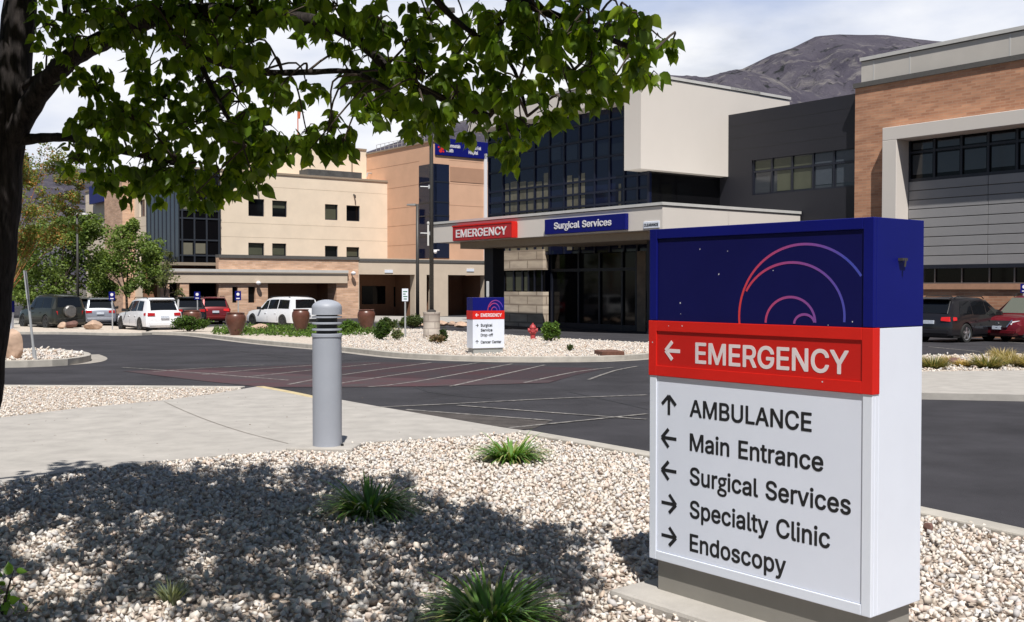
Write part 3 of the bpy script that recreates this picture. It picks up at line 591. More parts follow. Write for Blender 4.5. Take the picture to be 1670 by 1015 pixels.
mountain('foothill', 2250, [(700, 330), (900, 190), (1000, 150), (1090, 128), (1150, 131), (1195, 117), (1240, 122), (1300, 146), (1365, 158), (1450, 200), (1600, 290)], 800, 11, 48, -200, 1050, n=240, rows=70)

# ================================================================== BUILDINGS
GB = gz(60)           # ground at the buildings
# ---- brick clinic wing on the right
fa = Frame((19.8, 44.0), DU, NU)
s_l, _ = fa.px(1394, 250); 
def A(px, py, o=0): return fa.px(px, py, o)
brk_z = A(1394, 145)[1]; s_end = s_l + 26
fo = .6; fr_ = -.4      # frame stands proud, glazing sits back
L_out, ztop = A(1439, 209, fo); L_in, zin = A(1462, 227.5, fo)
zw1 = A(1482, 297, fr_)[1]; zp1 = A(1510, 433)[1]; zlw = A(1510, 463)[1]; zsill = A(1510, 472)[1]
brw = thing('brick_building', 'orange brick clinic wing with beige framed upper windows and grey metal panels', 'building', (19.8, 44, GB))
mb = MB(); R_in = L_in + 20
fa.wall(mb, s_l, s_end, zlw - .05, brk_z, [(L_in - .02, R_in, zlw - .06, zin + .02)], .5)
mb.add([fa.p(s_l, GB, 0), fa.p(s_l, GB, -18), fa.p(s_l, brk_z, -18), fa.p(s_l, brk_z, 0)], [(0, 1, 2, 3)])
mb.add([fa.p(s_end, GB, 0), fa.p(s_end, GB, -18), fa.p(s_end, brk_z, -18), fa.p(s_end, brk_z, 0)], [(0, 1, 2, 3)])
mb.add([fa.p(s_l, GB, -18), fa.p(s_end, GB, -18), fa.p(s_end, brk_z, -18), fa.p(s_l, brk_z, -18)], [(0, 1, 2, 3)])
mb.add([fa.p(s_l, brk_z - .1, 0), fa.p(s_end, brk_z - .1, 0), fa.p(s_end, brk_z - .1, -18), fa.p(s_l, brk_z - .1, -18)], [(0, 1, 2, 3)])
mb.add([fa.p(s_l, GB, 0), fa.p(s_end, GB, 0), fa.p(s_end, zlw - .05, 0), fa.p(s_l, zlw - .05, 0)], [(0, 1, 2, 3)])
mb.build('brick_wall', M['brick'], brw)
mb = MB(); fa.box(mb, s_l - .06, s_end, brk_z, brk_z + .22, .10, -.5); mb.build('coping', M['coping_gap'], brw)
ps, pz1 = A(1405, 102, -.5); mb = MB(); fa.box(mb, ps, s_end, brk_z + .1, pz1, -.5, -8); mb.build('parapet', M['parapet'], brw)
mb = MB(); fa.box(mb, ps - .05, s_end, pz1 + .04, pz1 + .20, -.42, -8.05)
mb.build('roof_edge', M['metal_roof'], brw)
mb = MB(); fa.box(mb, ps, s_end, pz1 - .001, pz1 + .038, -.47, -.6); mb.build('roof_edge_gap', M['coping_gap'], brw)
for x in (1425, 1484, 1647): mb = MB(); s_, _ = A(x, 110, -.5); fa.box(mb, s_ - .03, s_ + .03, brk_z + .23, pz1 - .01, -.49, -.52); mb.build('parapet_seam', M['metal_roof'], brw)
mb = MB()   # frame
fa.box(mb, L_out, R_in + .8, zin, ztop, fo, -.5); fa.box(mb, L_out, L_in, GB, zin, fo, -.5); fa.box(mb, R_in, R_in + .8, GB, zin, fo, -.5)
mb.build('surround', M['beige'], brw, bevel=.02)
win = MB(); fa.box(win, L_in, R_in, zw1, zin, fr_ - .06, fr_ - .12); 
zr = A(1510, 247, fr_)[1]; mu = MB()
gl = win.build('window', M['glass_black'], brw)
xs = [L_in + .04] + [A(x, 260, fr_)[0] for x in (1524, 1568, 1612, 1659)]; st = xs[-1] - xs[-2]
xs += [xs[-1] + st * k for k in range(1, 9)]
for s_ in xs: 
    if s_ < R_in: fa.box(mu, s_ - .05, s_ + .05, zw1, zin, fr_ + .03, fr_ - .055)
fa.box(mu, L_in, R_in, zr - .05, zr + .05, fr_ + .025, fr_ - .055); fa.box(mu, L_in, R_in, zw1 - .02, zw1 + .12, fr_ + .035, fr_ - .055)
mu.build('window_frame', M['mull'], gl)
M['glass_tint'] = mat('grey_glass', (.045, .05, .058), .08, var=0, spec=.6)
for a, b in zip(xs[:-1], xs[1:]):
    if b < R_in:
        for za_, zb_ in ((zw1 + .3, zr - .12), (zr + .12, zin - .12)): bl = MB(); fa.box(bl, a + .12, b - .12, za_, zb_, fr_ - .05, fr_ - .058); bl.build('pane', M['glass_tint'], gl)
pn = MB(); nrow = 9; hh = (zw1 - zp1) / nrow
zj = [zp1 + hh * k for k in range(nrow + 1)]
cols = [L_in + .02, A(1612, 350, fr_)[0]]; cols += [cols[1] + 5.2, cols[1] + 10.4, R_in - .02]
for j in range(nrow):
    for a, b in zip(cols[:-1], cols[1:]): 
        if b > a: fa.box(pn, a + .012, b - .012, zj[j] + .018, zj[j + 1] - .018, fr_ + .05, fr_ - .05)
pn.build('metal_panels', M['panel_grey'], brw, bevel=.01)
mb = MB(); fa.box(mb, L_in, R_in, zp1, zw1, fr_ + .02, fr_ - .10)
mb.build('panel_joints', M['coping_gap'], brw)
mb = MB(); fa.box(mb, L_in, R_in, zlw, zp1 - .02, fr_ - .2, fr_ - .3); lw = mb.build('window', M['glass_black'], brw)
mb = MB()
xs2 = [L_in + .05] + [A(x, 448, fr_)[0] for x in (1522, 1566, 1611, 1652)]; st = xs2[-1] - xs2[-2]
for s_ in xs2 + [xs2[-1] + st * k for k in range(1, 9)]:
    if s_ < R_in: fa.box(mb, s_ - .03, s_ + .03, zlw, zp1 - .03, fr_ - .12, fr_ - .19)
fa.box(mb, L_in, R_in, zlw + .004, zlw + .05, fr_ - .118, fr_ - .188)
mb.build('window_frame', M['mull_grey'], lw)
mb = MB(); fa.box(mb, L_in - .3, R_in + .3, zp1 - .14, zp1 + .02, fr_ + .06, fr_ - .3); mb.build('window_head', M['mull'], lw)
mb = MB(); fa.box(mb, L_in + .004, R_in - .004, zsill, zlw, .09, -.9); mb.build('window_sill', mat('terracotta_band', (.44, .24, .15), .8, var=.1), brw)

# ---- dark link block
fd = Frame(fa.p(s_l, 0, -.5), DU, NU)
sd0, zt0 = fd.px(1188, 188); sd1 = 0.3; zt = zt0
drk = thing('dark_building', 'charcoal clad link block with a strip of blinds-covered windows', 'building', fd.p(sd0, GB, -4))
w0, wz1 = fd.px(1226, 262); _, wz0 = fd.px(1226, 319); w1 = sd1 - .25
mb = MB(); fd.wall(mb, sd0 - 3.05, sd1, GB, zt, [(w0, w1, wz0, wz1)], .3)
mb.add([fd.p(sd0 - .05, zt - .02, 0), fd.p(sd1, zt - .02, 0), fd.p(sd1, zt - .02, -14), fd.p(sd0 - .05, zt - .02, -14)], [(0, 1, 2, 3)])
mb.add([fd.p(sd0 - .05, GB, -14), fd.p(sd1, GB, -14), fd.p(sd1, zt, -14), fd.p(sd0 - .05, zt, -14)], [(0, 1, 2, 3)])
mb.build('cladding', M['dark'], drk)
mb = MB()
for k in range(1, 4): z_ = wz1 + (zt - wz1) * k / 4; fd.box(mb, sd0, sd1 - .01, z_ - .008, z_ + .008, .004, -.02)
mb.build('cladding_seams', M['black'], drk)
mb = MB(); fd.box(mb, w0, w1, wz0, wz1, -.16, -.22); g_ = mb.build('window', M['glass_tint'], drk)
xs = [w0 + .05] + [fd.px(x, 280)[0] for x in (1257, 1290, 1324, 1358)] + [w1 - .04]
zr = fd.px(1226, 281)[1]; mb = MB(); mat('blue_grey_blind', (.055, .068, .085), .4, var=.1); M['blue_grey_blind'] = MATS['blue_grey_blind']
for s_ in xs: fd.box(mb, s_ - .05, s_ + .05, wz0, wz1, -.08, -.155)
fd.box(mb, w0, w1, zr - .05, zr + .05, -.085, -.155); fd.box(mb, w0, w1, wz0, wz0 + .08, -.083, -.155)
mb.build('window_frame', M['mull'], g_)
for k, (a, b) in enumerate(zip(xs[:-1], xs[1:])):
    bm_ = M['blind'] if k < 3 else M['blue_grey_blind']
    b1 = MB(); fd.box(b1, a + .07, b - .07, zr + .07, wz1 - .06, -.145, -.158); b1.build('blind', bm_, g_); b1 = MB()
    if k in (1, 2): fd.box(b1, a + .3 * (k == 1), b - .07, wz0 + .12, zr - .07, -.145, -.158)
    if k > 2: fd.box(b1, a + .12, b - .12, wz0 + .25, zr - .07, -.145, -.158)
    if b1.v: b1.build('blind', bm_, g_)

# ---- glass pavilion with beige box
cq = Vector(fd.p(sd0, 0, 0)); 
r = ray(1045, 275); nb = Vector((DV[0], DV[1], 0)).normalized()
fs_ = Frame(cq, DV, NV)                                 # right side of the beige box (runs away right to the dark block)
sc, zb = fs_.px(1045, 275); _, ztb = fs_.px(1045, 120)
_, ztb = fs_.px(1187, 147)
fb = Frame(fs_.p(sc, 0, 0), DU, NU)                     # its front (runs away left)
pav = thing('glass_pavilion', 'surgical pavilion of dark blue glass under a cantilevered beige box', 'building', fb.p(-6, GB, -3))
pl, _ = fb.px(1018, 220); zbeam = fb.px(1018, 163)[1]
fg = Frame(fb.p(0, 0, -1.1), DU, NU)                    # glazing plane
gl0, _ = fg.px(797, 300); beam_l = gl0 - .6
mb = MB()
fb.box(mb, pl, 0, zb, zbeam, 0, -9); fb.box(mb, beam_l, 0, zbeam, ztb, 0, -9.0)
mb.build('beige_box', M['beige'], pav)
# side of the box runs back to the dark block
side = -sc
mb = MB(); fs_.box(mb, sc + 9.0, .15, zb, ztb, -.004, -3); sbk = fs_.px(1288, 166)[0]; fs_.box(mb, .17, sbk, zt + .03, ztb - .002, -.006, -5); mb.build('beige_side', M['beige'], pav)
mb = MB(); fs_.box(mb, .12, sbk + .05, ztb + .0385, ztb + .181, .05, -5.05); mb.build('rear_roof_edge', M['metal_roof'], pav)
mb = MB(); fb.box(mb, beam_l - .05, .05, ztb + .04, ztb + .18, .06, -9); fs_.box(mb, sc + .06, .1, ztb + .04, ztb + .182, .052, -2)
mb.build('roof_edge', M['metal_roof'], pav)
mb = MB(); fs_.box(mb, sc + .02, .1, ztb + .002, ztb + .038, .03, -.5); fb.box(mb, beam_l, -.02, ztb + .002, ztb + .037, .03, -.5); mb.build('roof_edge_gap', M['coping_gap'], pav)
gr_, _ = fg.px(1058, 300); zc0 = 3.4
mb = MB(); fg.box(mb, gl0, gr_, zc0, zbeam + .3, -.05, -.2)
mb.add([fg.p(gl0, GB, -.06), fg.p(gl0, GB, -9), fg.p(gl0, zbeam + .3, -9), fg.p(gl0, zbeam + .3, -.06)], [(0, 1, 2, 3)])
cw = mb.build('curtain_wall', M['glass_blue'], pav)
mb = MB()
cols = [fg.px(x, 300)[0] for x in (797, 820, 845, 872, 896, 920, 945, 970, 994, 1018, 1040, 1057)]
rows = [fg.px(945, y)[1] for y in (337, 317, 297, 262, 232, 205)]
for s_ in cols: fg.box(mb, s_ - .055, s_ + .055, zc0, zbeam + .3, .03, -.045)
for z_ in rows: fg.box(mb, gl0, gr_, z_ - .055, z_ + .055, .026, -.045)
mb.build('mullions', mat('navy_mullion', (.006, .008, .022), .5, var=0), cw)
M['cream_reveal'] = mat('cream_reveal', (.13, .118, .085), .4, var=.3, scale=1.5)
zt_, zb_ = fg.px(860, 293)[1], fg.px(860, 345)[1]
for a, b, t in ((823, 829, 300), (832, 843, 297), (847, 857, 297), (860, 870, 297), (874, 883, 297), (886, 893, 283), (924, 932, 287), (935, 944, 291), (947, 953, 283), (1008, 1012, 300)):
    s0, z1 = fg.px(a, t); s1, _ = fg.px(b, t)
    pb = MB(); fg.box(pb, s0, s1, zc0 + .2, z1, -.036, -.048); pb.build('blind', M['cream_reveal'], cw)  # cream reflections in the glass, put into the colour of pale panels
M['slate_glass'] = mat('slate_glass', (.012, .016, .036), .1, var=0)
for k, x in enumerate((905, 932, 958, 983, 1006)):
    mb = MB(); s0, z1 = fg.px(x - 9, 235); s1, z0 = fg.px(x + 9, 260); fg.box(mb, s0, s1, z0, z1, -.036, -.048); mb.build('pane', M['slate_glass'], cw)
# dark recess right of the glass, below the box
mb = MB(); rl_ = (Vector(fd.Q) - fg.p(gr_, 0, -.1)).dot(fd.n) / nb.dot(fd.n)
q = [fg.p(gr_ - .02, GB, -.1), fg.p(gr_ - .02, GB, -.1) + nb * rl_, fg.p(gr_ - .3, GB, -.1) + nb * rl_, fg.p(gr_ - .3, GB, -.1)]
mb.hexa(q + [p + Vector((0, 0, zb - GB + .1)) for p in q])
mb.build('recess_wall', M['glass_black'], pav)
# ground floor under the canopy
def gp(px, py): return fg.px(px, py)
s0, z1 = gp(819, 408); s1, _ = gp(888, 408); zwi1 = gp(850, 441)[1]; zwi0 = gp(850, 476)[1]; s_door1 = gp(1032, 450)[0]
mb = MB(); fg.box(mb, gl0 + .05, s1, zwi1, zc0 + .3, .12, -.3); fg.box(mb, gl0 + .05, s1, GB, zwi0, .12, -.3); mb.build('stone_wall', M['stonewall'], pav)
mb = MB(); fg.box(mb, gl0 + .05, s1 - .05, zwi0, zwi1, -.02, -.1); w_ = mb.build('window', M['glass_black'], pav)
mb = MB()
for x in (822, 838, 852, 862, 872, 884): s_ = gp(x, 455)[0]; fg.box(mb, s_ - .05, s_ + .05, zwi0, zwi1, .04, -.015)
mb.build('window_frame', M['mull'], w_)
mb = MB()
for a, b in ((826, 836), (841, 851), (855, 861)): mb = MB(); fg.box(mb, gp(a, 455)[0], gp(b, 455)[0], zwi0 + .06, zwi1 - .1, -.005, -.018); mb.build('blind', M['blind'], w_)
mb = MB(); fg.box(mb, s1, s_door1, GB, zc0 + .3, -.5, -.6); d_ = mb.build('entrance_doors', M['glass_black'], pav)
mb = MB()
for x in (890, 934, 968, 1005, 1028): s_ = gp(x, 470)[0]; fg.box(mb, s_ - .06, s_ + .06, GB, zc0 + .25, -.40, -.495)
zd = gp(960, 440)[1]
fg.box(mb, s1, s_door1, zd - .08, zd + .08, -.405, -.495); fg.box(mb, s1, s_door1, GB, GB + .3, -.41, -.495)
mb.build('door_frame', M['mull'], d_)
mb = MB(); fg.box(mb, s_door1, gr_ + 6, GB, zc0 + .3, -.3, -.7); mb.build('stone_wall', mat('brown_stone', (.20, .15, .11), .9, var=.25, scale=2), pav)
mb = MB(); mb.hexa([fb.p(beam_l + .3, ztb - .1, -.3), fb.p(-.3, ztb - .1, -.3), fb.p(-.3, ztb - .1, -9), fb.p(beam_l + .3, ztb - .1, -9)] + [fb.p(beam_l + .3, ztb, -.3), fb.p(-.3, ztb, -.3), fb.p(-.3, ztb, -9), fb.p(beam_l + .3, ztb, -9)]); mb.build('roof', M['metal_roof'], pav)

# ---- emergency canopy
fc = Frame(((1080 - 835) / F * 46, 46.0), DU, NU); fcs = Frame(fc.Q, DV, NV)
cz1 = fc.px(1080, 336)[1]; cz0 = fc.px(1080, 374)[1]; cl, _ = fc.px(707, 385); cr, _ = fcs.px(1305, 352)
cano = thing('emergency_canopy', 'flat beige drop-off canopy over the dark pavilion entrance', 'canopy', fc.p(cl / 2, GB, -4))
depth = 4.35
mb = MB(); sg = fc.px(908, 400, -2.6)[0]; fc.box(mb, cl, sg, cz0, cz1, 0, -2.55); fc.box(mb, sg, 0, cz0, cz1, 0, -depth); 
q = [fcs.p(depth - .02, cz0, 0), fcs.p(cr, cz0, 0), fcs.p(cr, cz0, -6), fcs.p(depth - .02, cz0, -6)]
mb.hexa(q + [p + Vector((0, 0, cz1 - cz0)) for p in q])
mb.build('fascia', M['beige'], cano)
mb = MB(); fc.box(mb, cl - .05, sg, cz1 + .04, cz1 + .17, .06, -2.6); fc.box(mb, sg, .05, cz1 + .04, cz1 + .17, .06, -depth + .01); fcs.box(mb, .062, cr + .03, cz1 + .04, cz1 + .172, .052, -5.9)
mb.build('roof_edge', M['metal_roof'], cano)
mb = MB(); fc.box(mb, cl + .02, 0.0, cz1 + .002, cz1 + .038, .03, -2.4); fcs.box(mb, .03, cr - .02, cz1 + .002, cz1 + .037, .03, -5.5); mb.build('roof_edge_gap', M['coping_gap'], cano)
sb0, sbz = fc.px(760, 410, -1.0)
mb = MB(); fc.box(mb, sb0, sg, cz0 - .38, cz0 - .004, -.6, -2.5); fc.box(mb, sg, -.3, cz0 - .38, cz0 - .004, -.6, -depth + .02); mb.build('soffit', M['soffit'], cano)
for px in (806, 1075):
    s_, _ = fc.px(px, 460, -1.9); mb = MB(); fc.box(mb, s_ - .42, s_ + .42, GB, cz0 - .385, -1.5, -2.3); mb.build('column', M['dark'], cano, bevel=.02)

# ---- canopy signs
def face_sign(fr, name, label, x0, x1, yt, yb, o, th, m, edge=None):
    s0, z1 = fr.px(x0, yt, o); s1, _ = fr.px(x1, yt, o); _, z0 = fr.px(x0, yb, o)
    t = thing(name, label, 'sign', fr.p((s0 + s1) / 2, z0, o - th))
    mb = MB(); fr.box(mb, s0, s1, z0, z1, o, o - th); mb.build('sign_box', m, t, bevel=.02)
    return t, s0, s1, z0, z1
t, s0, s1, z0, z1 = face_sign(fc, 'emergency_sign', 'red box sign reading EMERGENCY on the canopy edge', 738, 834, 371, 393.5, .38, .36, M['s_red3'])
mb = MB(); fc.box(mb, s0 - .03, s1 + .03, z1 + .002, z1 + .08, .40, .02); fc.box(mb, s1 + .002, s1 + .06, z0, z1, .39, .02); mb.build('sign_rim', M['s_red'], t)
write(fc, 'EMERGENCY', s0 + .35, s1 - .4, z0 + (z1 - z0) * .24, (z1 - z0) * .55, .381, M['wink'], t, .02)
t, s0, s1, z0, z1 = face_sign(fc, 'surgical_sign', 'navy sign with white Surgical Services lettering on the canopy edge', 888, 1020, 358.5, 383, .22, .2, M['s_blue'])
write(fc, 'Surgical Services', s0 + (s1 - s0) * .13, s0 + (s1 - s0) * .84, z0 + (z1 - z0) * .33, (z1 - z0) * .42, .221, M['wink'], t, .02)
t, s0, s1, z0, z1 = face_sign(fc, 'clearance_sign', 'small white clearance plate near the front corner of the canopy', 1049, 1075, 362, 373.5, .05, .04, M['s_white'])
write(fc, 'CLEARANCE', s0 + .06, s1 - .06, z0 + (z1 - z0) * .33, (z1 - z0) * .38, .051, M['ink'], t, .01)

# ---- salmon tower
ft = Frame(((707 - 835) / F * 85, 85.0), DV, NV); ftu = Frame(ft.Q, DU, NU)
GT = gz(90)
tz = ft.px(707, 231)[1]; tr_, _ = ft.px(812, 300); tl, _ = ftu.px(598, 260)
tow = thing('salmon_tower', 'tall salmon stucco tower block with a dark wrap-around corner window', 'building', ft.p(3, GT, -6))
cwz1 = ft.px(707, 267)[1]; cwz0 = ft.px(707, 421)[1]; cw_r, _ = ft.px(732, 300); cw_l, _ = ftu.px(684, 300)
mb = MB(); a = [ftu.p(tl, GT, 0), ftu.p(0, GT, 0), ft.p(tr_, GT, 0), ft.p(tr_, GT, tl * 1.0)]
mb.hexa(a + [p + Vector((0, 0, tz - GT)) for p in a]); mb.build('stucco_wall', M['salmon'], tow)
mb = MB(); ft.box(mb, 0.06, cw_r, cwz0, cwz1, .05, -.3); ftu.box(mb, cw_l, .05, cwz0, cwz1, .051, -.3); g_ = mb.build('corner_window', M['glass_blue'], tow)
mb = MB()
for y in (297, 330, 352, 385): 
    z_ = ft.px(720, y)[1]; ft.box(mb, .07, cw_r, z_ - .05, z_ + .05, .075, .045); ftu.box(mb, cw_l, .06, z_ - .05, z_ + .05, .076, .045)
mb.build('window_frame', M['mull'], g_)
s0, z1 = ft.px(734, 272); _, z0 = ft.px(734, 296); mb = MB(); ft.box(mb, s0, tr_ - .02, z0, z1, .03, -.1); mb.build('brown_panel', M['salmon2'], tow)
mb = MB()
for y in (262, 300, 335, 365, 398):
    z_ = ft.px(740, y)[1]; ft.box(mb, cw_r + .02, tr_ - .03, z_ - .02, z_ + .02, .006, -.02); ftu.box(mb, tl + .02, cw_l - .02, z_ - .02, z_ + .02, .006, -.02)
mb.build('stucco_joints', M['salmon2'], tow)
mb = MB(); ftu.box(mb, tl, 0.1, tz, tz + .12, .1, -.4); ft.box(mb, .1, tr_, tz + .001, tz + .121, .1, -.4); mb.build('roof_edge', M['soffit'], tow)
rl = MB()
for k in range(15): s_ = tl + .2 + k * (-tl / 15); rl.tube([ftu.p(s_, tz + .1, -.9), ftu.p(s_, tz + .95, -.9)], .025, 5)
for z_ in (.35, .62, .93): rl.tube([ftu.p(tl + .2, tz + z_, -.9), ftu.p(-.3, tz + z_, -.9)], .02, 5)
rl.build('roof_railing', M['galv'], tow)
mb = MB(); s_, z_ = ftu.px(606, 283); mb.tube([ftu.p(s_, z_, .02), ftu.p(s_, z_, .4), ftu.p(s_, z_ - .35, .5)], .06, 6); mb.build('wall_lamp', M['galv'], tow)
mb = MB(); s0, z1 = ft.px(797, 240); ft.box(mb, tr_ - 1.5, tr_ - 1.2, GT, tz - .6, .12, -.1); mb.build('downpipe', M['wink'], tow)
# blue banner sign
t, s0, s1, z0, z1 = face_sign(ft, 'hospital_sign', 'long navy hospital sign board high on the salmon tower', 710, 796, 224, 252.5, .12, .1, M['s_blue'])
hz = z1 - z0
mb = MB()
for ax, ay, rr in ((.10, .62, .10), (.13, .42, .12), (.095, .25, .11), (.06, .45, .06), (.145, .22, .06)):
    mb.lathe([(.0, .0), (rr * hz, 0), (rr * hz, .02), (0, .02)], (0, 0, 0), 10, 'y')
    V = mb.v[-40:]; del mb.v[-40:]
    mb.v += [tuple(ft.p(s0 + (s1 - s0) * ax + v[0], z0 + hz * ay + v[2], .121 + v[1])) for v in V]
mb.build('logo', M['tail_bright'], t)
W_ = s1 - s0
write(ft, 'Intermountain', s0 + W_ * .20, s0 + W_ * .46, z0 + hz * .50, hz * .2, .121, M['wink'], t, .02)
write(ft, 'Health', s0 + W_ * .20, s0 + W_ * .33, z0 + hz * .22, hz * .2, .121, M['wink'], t, .02)
write(ft, 'American Fork', s0 + W_ * .62, s0 + W_ * .86, z0 + hz * .50, hz * .2, .121, M['wink'], t, .02)
write(ft, 'Hospital', s0 + W_ * .62, s0 + W_ * .80, z0 + hz * .22, hz * .2, .121, M['wink'], t, .02)

# ---- cream ward block
fw = Frame(((663 - 835) / F * 92, 92.0), DV, NV)
czt = fw.px(663, 300)[1]; wl, _ = fw.px(297, 380); gls, _ = fw.px(357, 380)
crm = thing('cream_building', 'cream stucco ward block with square dark windows and a glass corner bay', 'building', fw.p(wl / 2, GT, -8))
WIN = [(405, 431, 324, 353, 0), (444, 468, 327, 354, .45), (530, 551, 333, 359, 1), (565, 587, 335, 361, 0), (642, 663, 341, 366, .5),
       (405, 431, 396, 423, .75), (444, 467, 397, 423, .75), (530, 551, 401, 425, 0), (565, 586, 403, 425, .7), (642, 662, 405, 425, 0)]
holes = []
for x0, x1, y0, y1, b in WIN:
    s0, z1 = fw.px(x0, y0); s1, _ = fw.px(x1, y0); _, z0 = fw.px((x0 + x1) / 2, y1); holes.append((s0, min(s1, -.02), z0, z1))
fwl = Frame(fw.p(wl, 0, 0), DU, NU)      # left return of the building
ll, _ = fwl.px(140, 380)
mb = MB(); fw.wall(mb, gls, 0, GT, czt, holes, .35)
glb, _ = fwl.px(246, 380)
hl = []
for x0, x1, y0, y1 in ((205, 213, 330, 357), (227, 236, 327, 354), (205, 213, 395, 425), (227, 236, 395, 425)):
    s0, z1 = fwl.px(x0, y0); s1, _ = fwl.px(x1, y0); _, z0 = fwl.px(x0, y1); hl.append((s0, s1, z0, z1))
fwl.wall(mb, ll, glb, GT, czt, hl, .35)
mb.add([fw.p(0, GT, 0), fw.p(0, GT, -14), fw.p(0, czt, -14), fw.p(0, czt, 0)], [(0, 1, 2, 3)])
a = [fwl.p(ll, czt - .05, 0), fwl.p(0, czt - .05, 0), fw.p(0, czt - .05, 0), fw.p(0, czt - .05, -22)]; mb.add(a, [(0, 1, 2, 3)])
mb.build('stucco_wall', M['cream'], crm)
mb = MB(); fw.box(mb, wl - .1, .05, czt + .002, czt + .16, .08, -.4); fwl.box(mb, ll, -.12, czt + .002, czt + .161, .08, -.4); mb.build('roof_edge', M['soffit'], crm)
for (h, wdef) in zip(holes, WIN):
    mb = MB(); fw.box(mb, h[0] + .004, h[1] - .004, h[2] + .004, h[3] - .004, -.22, -.30); g_ = mb.build('window', M['glass_black'], crm)
    mb = MB(); e = .07
    fw.box(mb, h[0] + .004, h[0] + e, h[2] + .005, h[3] - .005, -.12, -.215); fw.box(mb, h[1] - e, h[1] - .004, h[2] + .005, h[3] - .005, -.12, -.215)
    fw.box(mb, h[0] + e, h[1] - e, h[2] + .005, h[2] + e, -.122, -.215); fw.box(mb, h[0] + e, h[1] - e, h[3] - e, h[3] - .005, -.122, -.215)
    mb.build('window_frame', M['mull'], g_)
    if wdef[4]:
        mb = MB(); fw.box(mb, h[0] + e + .03, h[1] - e - .03, h[3] - e - (h[3] - h[2] - 2 * e) * wdef[4], h[3] - e - .02, -.20, -.218); mb.build('blind', M['blind'], g_)
for h in hl:
    mb = MB(); fwl.box(mb, h[0] + .004, h[1] - .004, h[2] + .004, h[3] - .004, -.15, -.25); mb.build('window', M['glass_blue'], crm)
mb = MB()
for y in (309, 331, 352, 368, 390, 412):
    z_ = fw.px(500, y)[1]
    fw.box(mb, gls + .02, -.02, z_ - .012, z_ + .012, .004, -.03) if not any(h[2] < z_ < h[3] for h in holes) else None
    fwl.box(mb, ll + .02, glb - .02, z_ - .012, z_ + .012, .004, -.03) if not any(h[2] < z_ < h[3] for h in hl) else None
mb.build('stucco_joints', mat('cream_joint', (.45, .36, .26), .9, var=0), crm)
# glass corner bay
mb = MB(); fw.box(mb, wl - .25, gls, GT + 3, czt - .02, .30, -.3); fwl.box(mb, glb, .25, GT + 3, czt - .021, .30, -.3); bay = mb.build('glass_bay', M['glass_black'], crm)
mb = MB()
for x in (297, 317, 337, 357): s_ = fw.px(x, 400, .3)[0]; fw.box(mb, s_ - .06, s_ + .06, GT + 3, czt - .03, .36, .29)
for y in (344, 357, 392, 417): z_ = fw.px(330, y, .3)[1]; fw.box(mb, wl - .3, gls, z_ - .06, z_ + .06, .355, .29)
for k in range(9): s_ = glb + (.2 - glb) * k / 8; fwl.box(mb, s_ - .05, s_ + .05, GT + 3, czt - .03, .36, .29)
mb.build('mullions', mat('slate_mullion', (.03, .035, .045), .4, var=0), bay)
mb = MB()
for k in range(8):
    a, b = glb + (.2 - glb) * k / 8, glb + (.2 - glb) * (k + 1) / 8
    fwl.box(mb, a + .07, b - .07, GT + 4.6, czt - .2, .318, .295)
mb.build('pane', mat('sky_glass', (.035, .045, .075), .12, var=.2, scale=.4), bay)  # bluish sky reflection painted into the pane colour
mb = MB()
for x0, x1, y0, y1 in ((299, 315, 326, 343), (319, 335, 326, 339), (299, 314, 396, 416), (318, 335, 397, 414)):
    mb = MB(); s0, z1 = fw.px(x0, y0, .3); s1, z0 = fw.px(x1, y1, .3); fw.box(mb, s0, s1, z0, z1, .318, .295); mb.build('blind', M['blind_pale'], bay)
# brick pilaster and upper storey
s0, z1 = fwl.px(199, 300, 1.0); s1, _ = fwl.px(170, 300, 1.0)
mb = MB(); fwl.box(mb, s1, s0, GT, czt + .5, 1.0, -1); mb.build('brick_tower', M['brick_v'], crm)
fup = Frame(ftu.p(tl, 0, 0), DV, NV); upl, upz = fup.px(440, 236); fupz = fup.px(598, 246)[1]
mb = MB(); fup.box(mb, upl, -.02, czt - 1, fupz, 0, -8); mb.build('upper_storey', M['cream'], crm)
mb = MB(); fup.box(mb, upl - .05, -.03, fupz + .002, fupz + .14, .08, -8); mb.build('upper_roof_edge', M['soffit'], crm)
s0, z0 = fw.px(502, 288, -.6); s1, z1 = fw.px(590, 283, -.6)
mb = MB(); fw.box(mb, s0, s1, czt - .1, czt + .75, -.6, -2.2); mb.build('roof_screen', mat('dark_screen', (.075, .075, .075), .8, var=.3, scale=2), crm)
mb = MB()
for x in (430, 437, 444): s_, z_ = fup.px(x, 240, .4); mb.tube([fup.p(s_, czt - .2, .6), fup.p(s_, z_ - .6 * (x % 3), .6)], .13, 6)
mb.build('roof_pipes', M['metal_roof'], crm)
mb = MB(); s_, z_ = fup.px(574, 252, .05); mb.tube([fup.p(s_, czt + .2, .06), fup.p(s_, z_, .06)], .07, 6); mb.build('downpipe', M['soffit'], crm)
for x, y in ((419, 309), (577, 320)):
    s_, z_ = fw.px(x, y); mb = MB(); mb.tube([fw.p(s_, z_ + .12, .0), fw.p(s_, z_, .25), fw.p(s_, z_ - .2, .25)], .07, 6); mb.build('wall_lamp', M['pole'], crm)
t, s0, s1, z0, z1 = face_sign(fwl, 'roof_sign', 'blue sign panel beside the brick pilaster seen through the trees', 145, 169, 305, 334, .6, .3, M['s_blue'])

